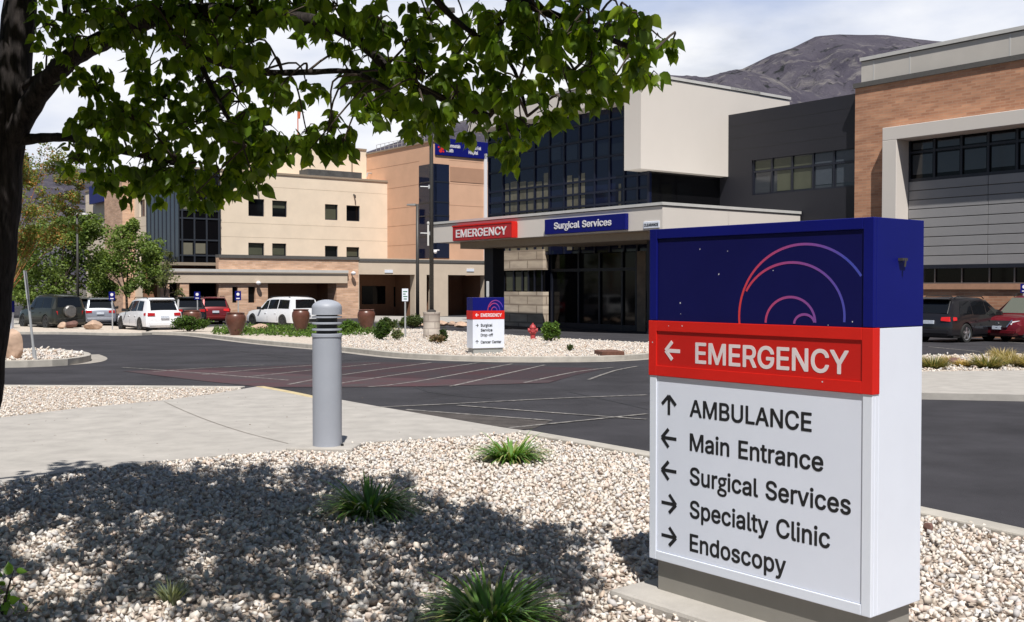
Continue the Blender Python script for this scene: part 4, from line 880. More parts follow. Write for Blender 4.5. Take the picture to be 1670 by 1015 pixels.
# ---- podium
fp = Frame(((560 - 835) / F * 76, 76.0), DV, NV)
def Pz(px, py, o=0): return fp.px(px, py, o)
pod = thing('brick_podium', 'low brick and beige entrance front with deep shaded openings below the ward block', 'building', fp.p(-4, GT, -3))
zt_b = Pz(560, 424)[1]; zb_b = Pz(560, 444)[1]; zf0 = Pz(560, 462)[1]
sA = Pz(357, 470)[0]; sB = Pz(437, 470)[0]; sC = Pz(549, 470)[0]; sD = Pz(585, 470)[0]; sE = Pz(677, 470)[0]; sF = Pz(797, 470)[0]; sL = Pz(262, 470)[0]
mb = MB()
h_ = []
for a, b in ((379, 388), (405, 417)): q0, z1 = Pz(a, 468); q1, z0 = Pz(b, 494); h_.append((q0, q1, z0, z1))
fp.wall(mb, sA, sB, GT, zf0 + .3, h_, .4, -.02); fp.wall(mb, sA, sD, zb_b - .6, zt_b, (), .5, -.02); fp.box(mb, sC, sD, GT, zb_b - .6, -.02, -1.4)
mb.build('brick_wall', M['brick_v'], pod)
for q in h_: mb = MB(); fp.box(mb, q[0] + .003, q[1] - .003, q[2] + .003, q[3] - .003, -.25, -.35); mb.build('window', M['glass_black'], pod)
mb = MB(); fp.box(mb, sA, sD + .05, zt_b + .002, zt_b + .22, .06, -.6); fp.box(mb, sD, sF, zt_b - .1, zt_b + .1, .03, -.6); mb.build('roof_edge', M['coping_gap'], pod)
mb = MB(); fp.box(mb, sL, Pz(565, 455)[0], zf0, zb_b, .16, -.015); mb.build('canopy_band', M['beige2'], pod)
zc_ = Pz(560, 448)[1]; mb = MB(); fp.box(mb, sL - .05, Pz(566, 455)[0], zc_, zb_b + .12, .22, -.016); mb.build('canopy_coping', M['metal_roof'], pod)
mb = MB(); fp.box(mb, sL - .04, Pz(565.5, 455)[0], zc_ + .04, zc_ + .12, .245, .2); mb.build('coping_groove', M['soffit'], pod)
# beige right half with openings
zr1 = Pz(640, 422)[1]; zo = Pz(640, 448)[1]; k0, k1, k2 = Pz(586, 470)[0], Pz(677, 470)[0], Pz(696, 470)[0]; k3, k4 = Pz(707, 470)[0], Pz(731, 470)[0]; k5 = Pz(792, 470)[0]
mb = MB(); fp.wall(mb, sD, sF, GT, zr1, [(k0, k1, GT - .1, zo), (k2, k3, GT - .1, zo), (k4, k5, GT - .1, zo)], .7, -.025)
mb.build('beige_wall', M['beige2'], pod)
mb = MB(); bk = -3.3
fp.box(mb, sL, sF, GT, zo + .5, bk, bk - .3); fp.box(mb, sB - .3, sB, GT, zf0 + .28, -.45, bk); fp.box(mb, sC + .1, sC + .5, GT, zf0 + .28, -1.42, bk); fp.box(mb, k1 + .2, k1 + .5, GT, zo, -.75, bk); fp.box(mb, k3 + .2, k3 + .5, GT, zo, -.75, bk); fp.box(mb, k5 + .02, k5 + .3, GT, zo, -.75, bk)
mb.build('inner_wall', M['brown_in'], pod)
mb = MB(); fp.box(mb, sL, sF, zo + .52, zo + .72, -.75, -3.6)
mb.build('roof', M['soffit'], pod)
mb = MB()
for x0, x1, y0, y1 in ((590, 628, 467, 496), (642, 674, 468, 500), (262, 300, 462, 500), (310, 350, 462, 505), (520, 545, 470, 500), (700, 704, 460, 500)):
    q0, z1 = Pz(x0, y0, bk); q1, z0 = Pz(x1, y1, bk); mb = MB(); fp.box(mb, q0, q1, max(z0, GT), z1, bk + .06, bk - .02); mb.build('inner_window', M['glass_black'], pod)

for x in (268, 300):
    q0 = Pz(x, 480)[0]; mb = MB(); fp.box(mb, q0 - .3, q0 + .3, GT, zf0 - .003, .10, -.5); mb.build('pillar', M['brick_v'], pod)
for x, y in ((576, 446), (421, 462)):
    s_, z_ = Pz(x, y, .25); mb = MB(); mb.lathe([(.0, -.16), (.13, -.1), (.18, 0), (.13, .11), (0, .16)], tuple(fp.p(s_, z_, .3)), 10); mb.tube([fp.p(s_, z_, .2), fp.p(s_, z_, -.05)], .05, 6); mb.build('wall_lamp', M['wink'], pod)
for x, y in ((634, 443), (767, 441)):
    s_, z_ = Pz(x, y); mb = MB(); fp.box(mb, s_ - .35, s_ + .35, z_ - .1, z_ + .12, .02, -.02); mb.build('clearance_plate', M['s_white'], pod)

# ================================================================== SIGNS AND STREET FURNITURE
# ---- big foreground sign
fs = Frame((.664, 5.02), (.632, -.775), (-.775, -.632))
W_, T_ = 1.194, .371
ZB, ZR0, ZR1, ZT = .286, 1.172, 1.435, 1.872
big = thing('directory_sign', 'large near directory sign, navy top, red EMERGENCY band and white list of departments', 'sign', fs.p(W_ / 2, 0.05, -T_ / 2))
mb = MB(); fs.box(mb, .03, W_ - .03, .0, ZB - .002, -.03, -T_ + .03); mb.build('base', M['s_grey'], big, bevel=.004)
mb = MB(); fs.box(mb, 0, W_, ZB, ZR1 - .001, -.046, -T_); fs.box(mb, 0, W_, ZB, ZR0 + .02, -.02, -.046); mb.build('cabinet', M['s_white'], big, bevel=.003)
def rim(mb, s0, s1, z0, z1, b, o0, o1, sides='lrtb'):
    bl = b if 'b' in sides else 0; tl_ = b if 't' in sides else 0
    if 'l' in sides: fs.box(mb, s0, s0 + b, z0, z1, o0, o1)
    if 'r' in sides: fs.box(mb, s1 - b, s1, z0, z1, o0, o1)
    if 'b' in sides: fs.box(mb, s0 + b, s1 - b, z0, z0 + b, o0, o1)
    if 't' in sides: fs.box(mb, s0 + b, s1 - b, z1 - b, z1, o0, o1)
BW = .044
mb = MB(); rim(mb, 0, W_, ZB, ZR0 + .02, BW, 0, -.0198, 'lrb'); mb.build('cabinet_rim', M['s_white'], big, bevel=.003)
mb = MB(); fs.box(mb, BW + .002, W_ - BW - .002, ZB + BW + .002, ZR0 - .002, -.006, -.0195); face = mb.build('sign_face', M['s_panel'], big)
mb = MB(); fs.box(mb, -.002, W_ + .002, ZR1, ZT, -.02, -T_ - .002); mb.build('navy_header', M['s_blue'], big, bevel=.003)
mb = MB(); rim(mb, -.002, W_ + .002, ZR1 + .0015, ZT, .047, .001, -.0198, 'lrt'); mb.build('header_rim', M['s_blue'], big, bevel=.003)
mb = MB(); fs.box(mb, .047, W_ - .047, ZR1 + .001, ZT - .049, -.006, -.0195); head = mb.build('header_face', M['s_blue2'], big)
mb = MB(); rim(mb, -.004, W_ + .004, ZR0, ZR1, .05, .004, -.0455)
fs.box(mb, .044, W_ - .044, ZR0 + .05, ZR1 - .05, -.0125, -.03)
redb = mb.build('red_band', M['s_red'], big, bevel=.002)
mb = MB(); fs.box(mb, .045, W_ - .045, ZR0 + .051, ZR1 - .051, -.002, -.0124); rface = mb.build('band_face', M['s_red2'], redb)
# lettering
def L_(x0, x1, yb, yc, txt, o, m, par):
    s0, zb = fs.px(x0, yb, o); s1, _ = fs.px(x1, yb, o); _, zc = fs.px(x0, yc, o)
    write(fs, txt, s0, s1, zb, zc - zb, o, m, par, .001)
L_(1134, 1384, 592, 558.5, 'EMERGENCY', -.002, M['pink'], redb)
s_, z_ = fs.px(1097, 572.5, -.002); arrow(fs, s_, z_, .092, 180, -.002, M['pink'], redb, .19)
o_ = -.006
for x1, yb, yc, txt in ((1324, 679, 651.5, 'AMBULANCE'), (1343, 734.5, 706.5, 'Main Entrance'), (1388, 789.5, 761.5, 'Surgical Services'), (1354, 843.5, 815.5, 'Specialty Clinic'), (1282, 898, 870, 'Endoscopy')):
    L_(1125, x1, yb, yc, txt, o_, M['ink'], face)
for y, a in ((661, 90), (715, 180), (768, 180), (821.5, 0), (875, 0)):
    s_, z_ = fs.px(1091, y, o_); arrow(fs, s_, z_, .094, a, o_, M['ink'], face, .17)
# arcs of the emblem, red at the left fading to blue at the right
def zpx(x, y): return 1040 + x * .31537, 340 + y * .31537
mb = MB(); cols_ = []
def arc(cx, cy, rx, ry, a0, a1, wd, lift, n=48):
    pts = []
    for i in range(n + 1):
        a = R(a0 + (a1 - a0) * i / n); x, y = cx + rx * math.cos(a), cy - ry * math.sin(a)
        s, z = fs.px(*zpx(x, y), -.006); pts.append((s, z, min(max((x - 520) / 560, 0), 1)))
    vs = []
    for i, (s, z, t) in enumerate(pts):
        s0, z0, _ = pts[max(i - 1, 0)]; s1, z1, _ = pts[min(i + 1, n)]
        l = math.hypot(s1 - s0, z1 - z0); nx, nz = -(z1 - z0) / l * wd / 2, (s1 - s0) / l * wd / 2
        c = [(.62, .04, .04), (.30, .06, .25), (.055, .07, .42)]; c = np.array(c[0]) * (1 - 2 * t) + np.array(c[1]) * 2 * t if t < .5 else np.array(c[1]) * (2 - 2 * t) + np.array(c[2]) * (2 * t - 1)
        for q in (-1, 1): vs.append(fs.p(s + q * nx, z + q * nz, -.0055 + lift)); cols_.append(c)
    mb.add(vs, [(2 * i, 2 * i + 1, 2 * i + 3, 2 * i + 2) for i in range(n)])
arc(870, 560, 345, 375, 186, 34, .0108, 0); arc(800, 560, 270, 280, 152, -6, .0108, .0005); arc(790, 592, 128, 133, 180, 0, .0108, 0); arc(862, 597, 52, 48, 180, 8, .0108, .0005)
mb.build('emblem', M['logo'], head, cols=cols_)
mb = MB(); fr2 = Frame(fs.p(W_ + .002, 0, 0), (.775, .632), (.632, -.775))
s_, z_ = fr2.px(1469, 424); fr2.box(mb, s_ - .02, s_ + .02, z_ - .004, z_ + .007, .020, 0); mb.tube([fr2.p(s_, z_, .0), fr2.p(s_, z_, .022), fr2.p(s_, z_ - .028, .018)], .0045, 6); mb.build('bracket', M['pole'], big)
mb = MB(); rng = random.Random(3)
for x, y in ((465, 221), (322, 212), (420, 341), (700, 321), (220, 490), (222, 546), (1110, 587)):
    s, z = fs.px(*zpx(x, y), -.006); q = rng.uniform(.002, .0042); mb.add([fs.p(s + q * math.cos(k * 1.05) * rng.uniform(.5, 1.2), z + q * math.sin(k * 1.05) * rng.uniform(.6, 1.4), -.0057) for k in range(6)], [tuple(range(6))])
mb.build('paint_chips', M['chip'], head)
mb = MB()
for x, y in ((160, 608), (230, 608), (77, 692), (955, 897), (985, 604)):
    s, z = fs.px(*zpx(x, y), .004); q = rng.uniform(.002, .005); mb.add([fs.p(s + q * math.cos(k * 1.05), z + q * math.sin(k * 1.05) * rng.uniform(.5, 1.3), .0045) for k in range(6)], [tuple(range(6))])
mb.build('paint_chips', M['chip'], redb)
mb = MB(); p_ = [fs.p(-.25, 0, .30), fs.p(.62, 0, .30), fs.p(.6, 0, -.1), fs.p(-.1, 0, -.3)]
fs.box(mb, -.12, W_ + .12, -.1, BED + .035, .16, -T_ - .1); mb.build('footing', M['concrete'], big, bevel=.02)

# ---- bollard light
bp = G(534, 733, BED); bl_d = bp.y; k_ = bl_d / F
br = 23.6 * k_; bh = 245 * k_
bol = thing('bollard_light', 'grey round bollard light with louvred head by the sidewalk', 'bollard', bp)
c = (bp.x, bp.y, bp.z)
zl0, zl1 = bh * .775, bh * .90
mb = MB(); mb.lathe([(br, .012), (br, zl0 - .028)], c, 32); mb.build('shaft', M['bollard'], bol, smooth=True, angle=40)
mb = MB(); mb.lathe([(br * 1.05, zl0 - .03), (br * 1.05, zl0 - .004), (br * .98, zl0)], c, 32); mb.build('collar', M['bollard'], bol, smooth=True, angle=40)
mb = MB(); mb.lathe([(br * .72, zl0 - .001), (br * .72, zl1 + .02)], c, 24); mb.build('lens', M['bollard_in'], bol, smooth=True, angle=40)
for k in range(3):
    z_ = zl0 + .030 + k * (zl1 - zl0) / 3.0
    mb = MB(); mb.lathe([(br * .70, z_ + .010), (br * 1.03, z_), (br * 1.03, z_ + .013), (br * .70, z_ + .022)], c, 32); mb.build('louvre_ring', M['bollard'], bol, smooth=True, angle=40)
mb = MB(); mb.lathe([(br * .7, zl1 + .004), (br * 1.03, zl1)] + [(br * 1.03, bh * .945)] + [(br * 1.03 * math.cos(R(a)), bh * (.948 + .052 * math.sin(R(a)))) for a in (12, 25, 40, 55, 70, 82)] + [(.001, bh)], c, 40); mb.build('dome_cap', M['bollard'], bol, smooth=True, angle=40)
mb = MB(); mb.lathe([(br * 1.05, -.01), (br * 1.05, .012)], c, 32); mb.lathe([(.001, .03), (.014, .03), (.014, .06), (.001, .06)], (c[0] + br + .012, c[1] - .05, c[2]), 8); mb.build('base_ring', M['black'], bol)
mb = MB(); mb.poly_prism([(c[0] + a, c[1] + b) for a, b in ((-.36, -.16), (.26, -.2), (.30, .16), (-.3, .2))], BED - .08, BED + .012); mb.build('footing', M['concrete'], bol, bevel=.015)

# ---- small directory sign on the island
sp = G(797, 576, .12); k_ = sp.y / F
dn = Vector((math.sin(R(25)), -math.cos(R(25)))); dd = Vector((math.cos(R(25)), math.sin(R(25))))
f2 = Frame((sp.x - dd.x * 51 * k_ / math.cos(R(25)) / 2, sp.y - dd.y * 51 * k_ / math.cos(R(25)) / 2), dd, dn)
w2 = 51 * k_ / math.cos(R(25)); t2 = .42
sml = thing('directory_sign', 'small far directory sign with navy top and red band on the island gravel', 'sign', sp)
zb2, zr0, zr1, zt2 = f2.px(797, 568)[1], f2.px(797, 521)[1], f2.px(797, 507)[1], f2.px(797, 485.5)[1]
mb = MB(); f2.box(mb, .03, w2 - .03, sp.z - .1, zb2, -.03, -t2 + .03); mb.build('base', mat('grey_green_base', (.30, .31, .30), .6, var=.05), sml)
mb = MB(); f2.box(mb, 0, w2, zb2 + .002, zr0, 0, -t2); fc2 = mb.build('cabinet', M['s_white'], sml, bevel=.006)
mb = MB(); f2.box(mb, -.006, w2 + .006, zr0 + .001, zr1, .006, -t2 - .006); rb2 = mb.build('red_band', M['s_red'], sml, bevel=.006)
mb = MB(); f2.box(mb, 0, w2, zr1 + .001, zt2, 0, -t2); bh2 = mb.build('navy_header', M['s_blue'], sml, bevel=.006)
def W2(txt, x0, x1, yb, yc, o, m, par):
    s0, zb_ = f2.px(x0, yb, o); s1, _ = f2.px(x1, yb, o); write(f2, txt, s0, s1, zb_, f2.px(x0, yc, o)[1] - zb_, o, m, par, .006)
W2('EMERGENCY', 784, 818, 517, 511.5, .006, M['wink'], rb2)
for t_, x1, yb in (('Surgical', 803, 533), ('Service', 803, 541), ('Drop-off', 804, 549), ('Cancer Center', 817.5, 560.5)): W2(t_, 784, x1, yb, yb - 4.6, 0, M['ink'], fc2)
s_, z_ = f2.px(778, 514, .006); arrow(f2, s_, z_, .09, 180, .006, M['wink'], rb2, .22)
s_, z_ = f2.px(778, 531); arrow(f2, s_, z_, .08, 0, 0, M['ink'], fc2, .2)
s_, z_ = f2.px(778, 558); arrow(f2, s_, z_, .09, 90, 0, M['ink'], fc2, .2)
mb = MB(); cl2 = []
for (cx, cy, rr, a0, a1) in ((808, 507, 12.5, 180, 20), (806, 507, 9, 150, 0), (806, 507, 4.5, 180, 0)):
    vs = []
    for i in range(25):
        a = R(a0 + (a1 - a0) * i / 24); t = i / 24
        for q in (-.6, .6): s, z = f2.px(cx + (rr + q) * math.cos(a), cy - (rr + q) * 1.35 * math.sin(a)); vs.append(f2.p(s, z, .004)); cl2.append((.5 * (1 - t) + .05 * t, .04, .06 * (1 - t) + .4 * t))
    mb.add(vs, [(2 * i, 2 * i + 1, 2 * i + 3, 2 * i + 2) for i in range(24)])
mb.build('emblem', M['logo'], bh2, cols=cl2)

# ---- light pole on its stone drum
p0 = G(704, 552, .12); k_ = p0.y / F
def pz(y): return at(705, y, p0.y).z
lp = thing('light_pole', 'tall bronze light pole on a round stone drum in the island gravel', 'lamp post', p0)
dr = 14.0 * k_
mb = MB(); mb.lathe([(dr * 1.03, -.1), (dr * 1.03, pz(548) - p0.z), (dr * .98, pz(545) - p0.z), (dr * .97, pz(513) - p0.z), (dr, pz(512) - p0.z), (dr, pz(509) - p0.z), (.001, pz(509) - p0.z)], tuple(p0), 28); mb.build('stone_drum', M['pierstone'], lp, smooth=True, angle=35)
zc = pz(509)
mb = MB(); mb.lathe([(.17, 0), (.17, .05), (.10, .09), (.001, .1)], (p0.x, p0.y, zc + .002), 16); mb.build('base_flange', M['pole'], lp, smooth=True, angle=35)
mb = MB(); mb.tube([(p0.x, p0.y, zc + .05), (p0.x, p0.y, pz(20))], [.085, .065], 14); mb.build('pole', M['pole'], lp, smooth=True)
for y in (305, 381):
    z_ = pz(y); mb = MB(); mb.tube([(p0.x, p0.y, z_), (p0.x - .42, p0.y, z_ + .012)], .018, 6); mb.box(p0.x - .12, p0.x - .05, p0.y - .06, p0.y + .06, z_ - .07, z_ + .07); mb.build('banner_arm', M['galv'], lp)
mb = MB(); z0_, z1_ = pz(401), pz(367); mb.box(p0.x - .15, p0.x - .087, p0.y - .1, p0.y + .03, z0_, z1_); mb.lathe([(.0, 0), (.05, .02), (.055, .08), (.0, .12)], (p0.x - .12, p0.y - .05, z1_ + .01), 10); mb.build('antenna_box', M['metal_roof'], lp)
mb = MB(); z_ = pz(411); mb.tube([(p0.x + .06, p0.y, z_ + .06), (p0.x + .30, p0.y - .05, z_ + .06)], .025, 6); mb.lathe([(0, -.075), (.05, -.055), (.075, 0), (.05, .055), (0, .075)], (p0.x + .15, p0.y - .1, z_), 14); mb.build('camera_dome', M['wink'], lp, smooth=True)
mb = MB(); mb.box(p0.x - .9, p0.x + .9, p0.y - .14, p0.y + .14, pz(20), pz(20) + .14); mb.build('lamp_heads', M['pole'], lp)
# ---- far street lamp with arm
q0 = GY(681, 60); lp2 = thing('street_lamp', 'slim dark far lamp post with one short arm before the salmon tower', 'lamp post', q0)
z_ = at(681, 333, 60).z
mb = MB(); mb.tube([q0, (q0.x, q0.y, z_)], [.11, .085], 10); mb.build('pole', M['pole'], lp2, smooth=True)
mb = MB(); mb.tube([(q0.x, q0.y, z_ - .05), (q0.x - .15, q0.y, z_ - .03)], .05, 6); mb.hexa([(q0.x - .62, q0.y - .2, z_ - .08), (q0.x - .1, q0.y - .2, z_ - .1), (q0.x - .1, q0.y + .2, z_ - .1), (q0.x - .62, q0.y + .2, z_ - .08), (q0.x - .55, q0.y - .15, z_ + .0), (q0.x - .1, q0.y - .15, z_ + .02), (q0.x - .1, q0.y + .15, z_ + .02), (q0.x - .55, q0.y + .15, z_)]); mb.build('lamp_head', M['pole'], lp2)
q0 = GY(127, 68); lp3 = thing('street_lamp', 'dark lamp post with flat head standing behind the green tree at left', 'lamp post', q0)
z_ = at(127, 349, 68).z
mb = MB(); mb.tube([q0, (q0.x, q0.y, z_)], [.09, .07], 10); mb.build('pole', M['pole'], lp3, smooth=True)
mb = MB(); mb.hexa([(q0.x - .1, q0.y - .2, z_ - .06), (q0.x + .65, q0.y - .2, z_ - .06), (q0.x + .65, q0.y + .2, z_ - .06), (q0.x - .1, q0.y + .2, z_ - .06), (q0.x - .1, q0.y - .16, z_ + .08), (q0.x + .6, q0.y - .16, z_ + .05), (q0.x + .6, q0.y + .16, z_ + .05), (q0.x - .1, q0.y + .16, z_ + .08)]); mb.build('lamp_head', M['metal_roof'], lp3)

# ---- post signs
def post_sign(label, px, yb, yt, w, yt0, m, dz=.1, depth=None, lean=0, group=None, kind='sign', disc=False, yaw=0):
    """post from yb up to yt, plate w px wide from yt down to yt0"""
    b = GY(px, depth, dz) if depth else G(px, yb, dz)
    Y = b.y; kk = Y / F; t = thing('post_sign', label, 'sign', b)
    z1 = at(px, yt, Y).z; z0 = at(px, yt0, Y).z
    mb = MB(); mb.tube([(b.x, b.y, b.z - .1), (b.x, b.y, z1 - .02)], .035, 8); mb.build('post', M['galv'], t)
    hw = w * kk / 2
    pl_ = [(-hw, z0), (hw, z0), (hw, z1), (-hw, z1)]
    mb = MB(); mb.hexa([(b.x + x, b.y - .045, z) for x, z in pl_] + [(b.x + x, b.y - .037, z) for x, z in pl_]); p_ = mb.build('plate', m, t, bevel=.003)
    if disc:
        mb = MB(); zz = z0 + (z1 - z0) * .66; mb.lathe([(.001, -.006), (hw * .5, -.006), (hw * .5, 0), (.001, 0)], (b.x, b.y - .0455, zz), 14, 'y'); mb.box(b.x - hw * .55, b.x + hw * .55, b.y - .0515, b.y - .0455, z0 + (z1 - z0) * .14, z0 + (z1 - z0) * .26); mb.build('symbol', M['wink'], p_)
    if yaw: t.rotation_euler = (0, 0, yaw)
    if lean: t.rotation_euler = (0, lean, 0)
    return t
t = post_sign('white regulation sign with green text on a steel post beside the stone drum', 661, 550, 471, 10, 491.5, M['s_white'], .12)
b_ = t.location; mb = MB(); kk = b_.y / F
for k, (a, b2) in enumerate(((-.32, .36), (-.32, .1), (-.3, .38), (-.25, .3))): zz = at(661, 475 + k * 4, b_.y).z; mb.box(b_.x + a * 10 * kk, b_.x + b2 * 10 * kk, b_.y - .052, b_.y - .0455, zz - .035, zz)
mb.build('symbol', mat('green_sign_ink', (.03, .16, .08), .5, var=0), t.children[1])
acc = 'blue accessible parking signs'
for px, yt, y0, d_, lab in ((183, 476, 490, 54, 'blue accessible parking sign in front of the silver hatchback'), (322, 476, 489, 58, 'blue accessible parking sign in front of the red suv'), (388.5, 475, 490, 57, 'blue accessible parking sign above the leftmost full urn')):
    t = post_sign(lab, px, 0, yt, 10, y0, M['s_blue'], .05, depth=d_, disc=True)
post_sign('blue accessible parking sign at the right edge beside the maroon suv', 1669, 0, 463, 12, 478, M['s_blue'], .05, depth=41, disc=True)
post_sign('pale narrow sign on a post behind the small directory sign', 795.5, 0, 459, 4.5, 484, M['galv'], .12, depth=33)
# leaning post seen edge-on
b = G(57, 586, .16); t = thing('leaning_sign', 'leaning grey steel sign post seen edge-on on the boulder island', 'sign', b)
top = at(41, 443, b.y); mid = at(45.5, 480, b.y)
mb = MB(); mb.tube([b - Vector((0, 0, .1)), top], .03, 8); mb.build('post', M['galv'], t)
ax = (top - b).normalized(); sdv = Vector((.30, -.95, 0)).normalized()
mb = MB(); a_ = b + ax * ((top - b).length - .64); 
nn = ax.cross(sdv).normalized() * .012
mb.hexa([a_ - sdv * .2 - nn, a_ + sdv * .2 - nn, a_ + sdv * .2 + nn, a_ - sdv * .2 + nn] + [q + ax * .66 for q in (a_ - sdv * .2 - nn, a_ + sdv * .2 - nn, a_ + sdv * .2 + nn, a_ - sdv * .2 + nn)]); mb.build('plate', M['galv'], t)
mb = MB(); mb.tube([b - Vector((0, 0, .02)), b + ax * .22], .05, 8); mb.build('post_sleeve', M['galv'], t)
# far white sign by trunk
b = GY(14, 56, .05); t = thing('directory_sign', 'far narrow white sign with blue top beyond the boulder island', 'sign', b)
mb = MB(); mb.hexa([(b.x - .2, b.y - .15, b.z), (b.x + .2, b.y - .15, b.z), (b.x + .2, b.y + .15, b.z), (b.x - .2, b.y + .15, b.z)] + [(b.x - .1, b.y - .15, b.z + .9), (b.x + .2, b.y - .15, b.z + .9), (b.x + .2, b.y + .15, b.z + .9), (b.x - .1, b.y + .15, b.z + .9)]); mb.build('cabinet', M['s_white'], t)
mb = MB(); mb.box(b.x - .22, b.x + .24, b.y - .16, b.y + .16, b.z + .902, b.z + 1.5); mb.build('navy_header', M['s_blue'], t)

# ---- urns
def urn(px, yb, yt, w, label, depth=None):
    b = GY(px, depth, .1) if depth else G(px, yb, .1)
    kk = b.y / F; r = w * kk / 2; h = at(px, yt, b.y).z - b.z
    t = thing('urn', label, 'urn', b, group='brown glazed planter urns')
    mb = MB(); mb.lathe([(r * .46, 0), (r * .52, h * .03), (r * .72, h * .25), (r * .92, h * .50), (r, h * .70), (r * .97, h * .84), (r * .84, h * .935), (r * .80, h * .95)], tuple(b), 28); mb.build('body', M['urn'], t, smooth=True, angle=60)
    mb = MB(); mb.lathe([(r * .80, h * .948), (r * .88, h * .955), (r * .90, h * .985), (r * .84, h), (r * .72, h), (r * .70, h * .955)], tuple(b), 28); mb.build('rim', M['urn'], t, smooth=True, angle=60)
    mb = MB(); mb.lathe([(.001, h * .955), (r * .71, h * .956)], tuple(b), 20); mb.build('soil', M['black'], t)
urn(384.5, 547, 510, 33, 'tall brown glazed urn, leftmost whole one, below a blue parking sign')
urn(490.5, 0, 504.5, 29, 'brown glazed urn beside the rear bumper of the second white suv', depth=49)
urn(597.5, 540, 505, 29, 'brown glazed urn right of the bollard in front of green shrubs')
urn(313, 0, 506, 30, 'brown glazed urn half hidden behind the low spreading juniper', depth=54)

# ---- hydrant
b = G(869, 554, .1); kk = b.y / F; h = 27 * kk; r = 5.2 * kk; t = thing('fire_hydrant', 'weathered red fire hydrant on the island gravel left of the round shrub', 'hydrant', b)
mb = MB(); mb.lathe([(r * 1.2, 0), (r * 1.2, h * .07), (r * .8, h * .09), (r * .8, h * .36), (r * 1.15, h * .38), (r * 1.15, h * .44), (r * .85, h * .46), (r * .85, h * .68)], tuple(b), 16); mb.build('barrel', M['hydrant'], t, smooth=True, angle=35)
mb = MB(); mb.lathe([(r * 1.05, h * .685), (r * 1.05, h * .73), (r * .9, h * .80), (r * .6, h * .89), (r * .3, h * .92), (r * .28, h), (.001, h)], tuple(b), 16); mb.build('bonnet', M['hydrant'], t, smooth=True, angle=35)
for sx in (-1, 1): mb = MB(); mb.lathe([(r * .5, 0), (r * .5, sx * r * 1.2), (r * .62, sx * r * 1.2), (r * .62, sx * r * 1.55), (.001, sx * r * 1.6)], (b.x, b.y, b.z + h * .57), 12, 'x'); mb.build('hose_outlet', M['hydrant'], t)
mb = MB(); mb.lathe([(r * .62, -r * 1.3), (r * .62, -r * .6)], (b.x, b.y, b.z + h * .55), 12, 'y'); mb.build('pumper_outlet', M['hydrant'], t)

# ---- storm drain inlet
a_ = G(981, 588, 0); b2 = GY(1018, a_.y + .12)
t = thing('drain_inlet', 'rusty brown storm drain box set into the island kerb', 'drain', (a_ + b2) / 2)
dv = Vector((b2.x - a_.x, b2.y - a_.y, 0)); nv = Vector((-dv.y, dv.x, 0)).normalized()
mb = MB(); p4 = [a_ - nv * .06, b2 - nv * .06, b2 + nv * .7, a_ + nv * .7]; mb.hexa([q - Vector((0, 0, .05)) for q in p4] + [q + Vector((0, 0, .23)) for q in p4]); mb.build('hood', M['rust'], t, bevel=.02)
mb = MB(); p4 = [a_ + dv * .08 - nv * .063, b2 - dv * .08 - nv * .063, b2 - dv * .08 - nv * .05, a_ + dv * .08 - nv * .05]; mb.hexa([q + Vector((0, 0, .005)) for q in p4] + [q + Vector((0, 0, .12)) for q in p4]); mb.build('opening', M['black'], t)

# ---- windsock pole
b = fup.p(fup.px(486, 240, -3)[0], czt, -3); zt_ = fup.px(486, 166, -3)[1]; t = thing('windsock', 'orange rooftop windsock hanging from a thin mast behind the leaves', 'windsock', b)
mb = MB(); mb.tube([b, (b.x, b.y, zt_)], .05, 6); mb.build('mast', M['orange'], t)
mb = MB(); mb.tube([(b.x, b.y, zt_), (b.x + .12, b.y, zt_ - .5), (b.x + .1, b.y, zt_ - 1.5)], [.24, .19, .10], 8); mb.build('sock', M['orange'], t)

# ---- boulders
def boulder(name_label, px, yb, w, h, m, dz=.1, depth=None, seed=0, sq=.8):
    b = GY(px, depth, dz) if depth else G(px, yb, dz); kk = b.y / F; rng = random.Random(seed)
    bm = bmesh.new(); bmesh.ops.create_icosphere(bm, subdivisions=3, radius=1)
    ph = [(Vector((rng.uniform(-1, 1), rng.uniform(-1, 1), rng.uniform(-1, 1))).normalized(), rng.uniform(.55, .9)) for _ in range(16)]
    for v in bm.verts:
        for n_, d_ in ph:
            q = v.co.dot(n_)
            if q > d_: v.co -= n_ * (q - d_) * .85
        v.co *= 1 + .05 * math.sin(v.co.x * 9 + seed) * math.cos(v.co.z * 7 + v.co.y * 5)
    lo = min(v.co.z for v in bm.verts); hi = max(v.co.z for v in bm.verts); xr = max(v.co.x for v in bm.verts) - min(v.co.x for v in bm.verts)
    for v in bm.verts: v.co = Vector((v.co.x * w * kk / xr, v.co.y * w * kk / xr * sq, (v.co.z - lo) / (hi - lo) * h * kk * 1.08 - h * kk * .08))
    me = bpy.data.meshes.new('boulder'); bm.to_mesh(me); bm.free(); me.materials.append(m)
    me.polygons.foreach_set('use_smooth', [True] * len(me.polygons)); me.set_sharp_from_angle(angle=R(28))
    o = bpy.data.objects.new('boulder', me); COL.objects.link(o); o.location = b
    return tag(o, name_label, 'boulder')
boulder('upright tan boulder on the island beside the leaning post', 21, 585, 34, 49, M['boulder'], .16, seed=4, sq=.9)
boulder('pale pink boulder by the kerb in front of the silver hatchback', 151, 537, 31, 15, M['boulder'], .1, seed=9)
boulder('dark reddish boulder in front of the muddy green off-roader', 116, 535, 24, 12, M['boulder_dark'], .1, seed=12)
boulder('small tan boulder at the left of the dark reddish one', 101, 536, 14, 11, M['boulder'], .1, seed=21)
boulder('tan boulder in the green planting near the second white suv', 425, 541, 30, 13, M['boulder'], .1, seed=15)
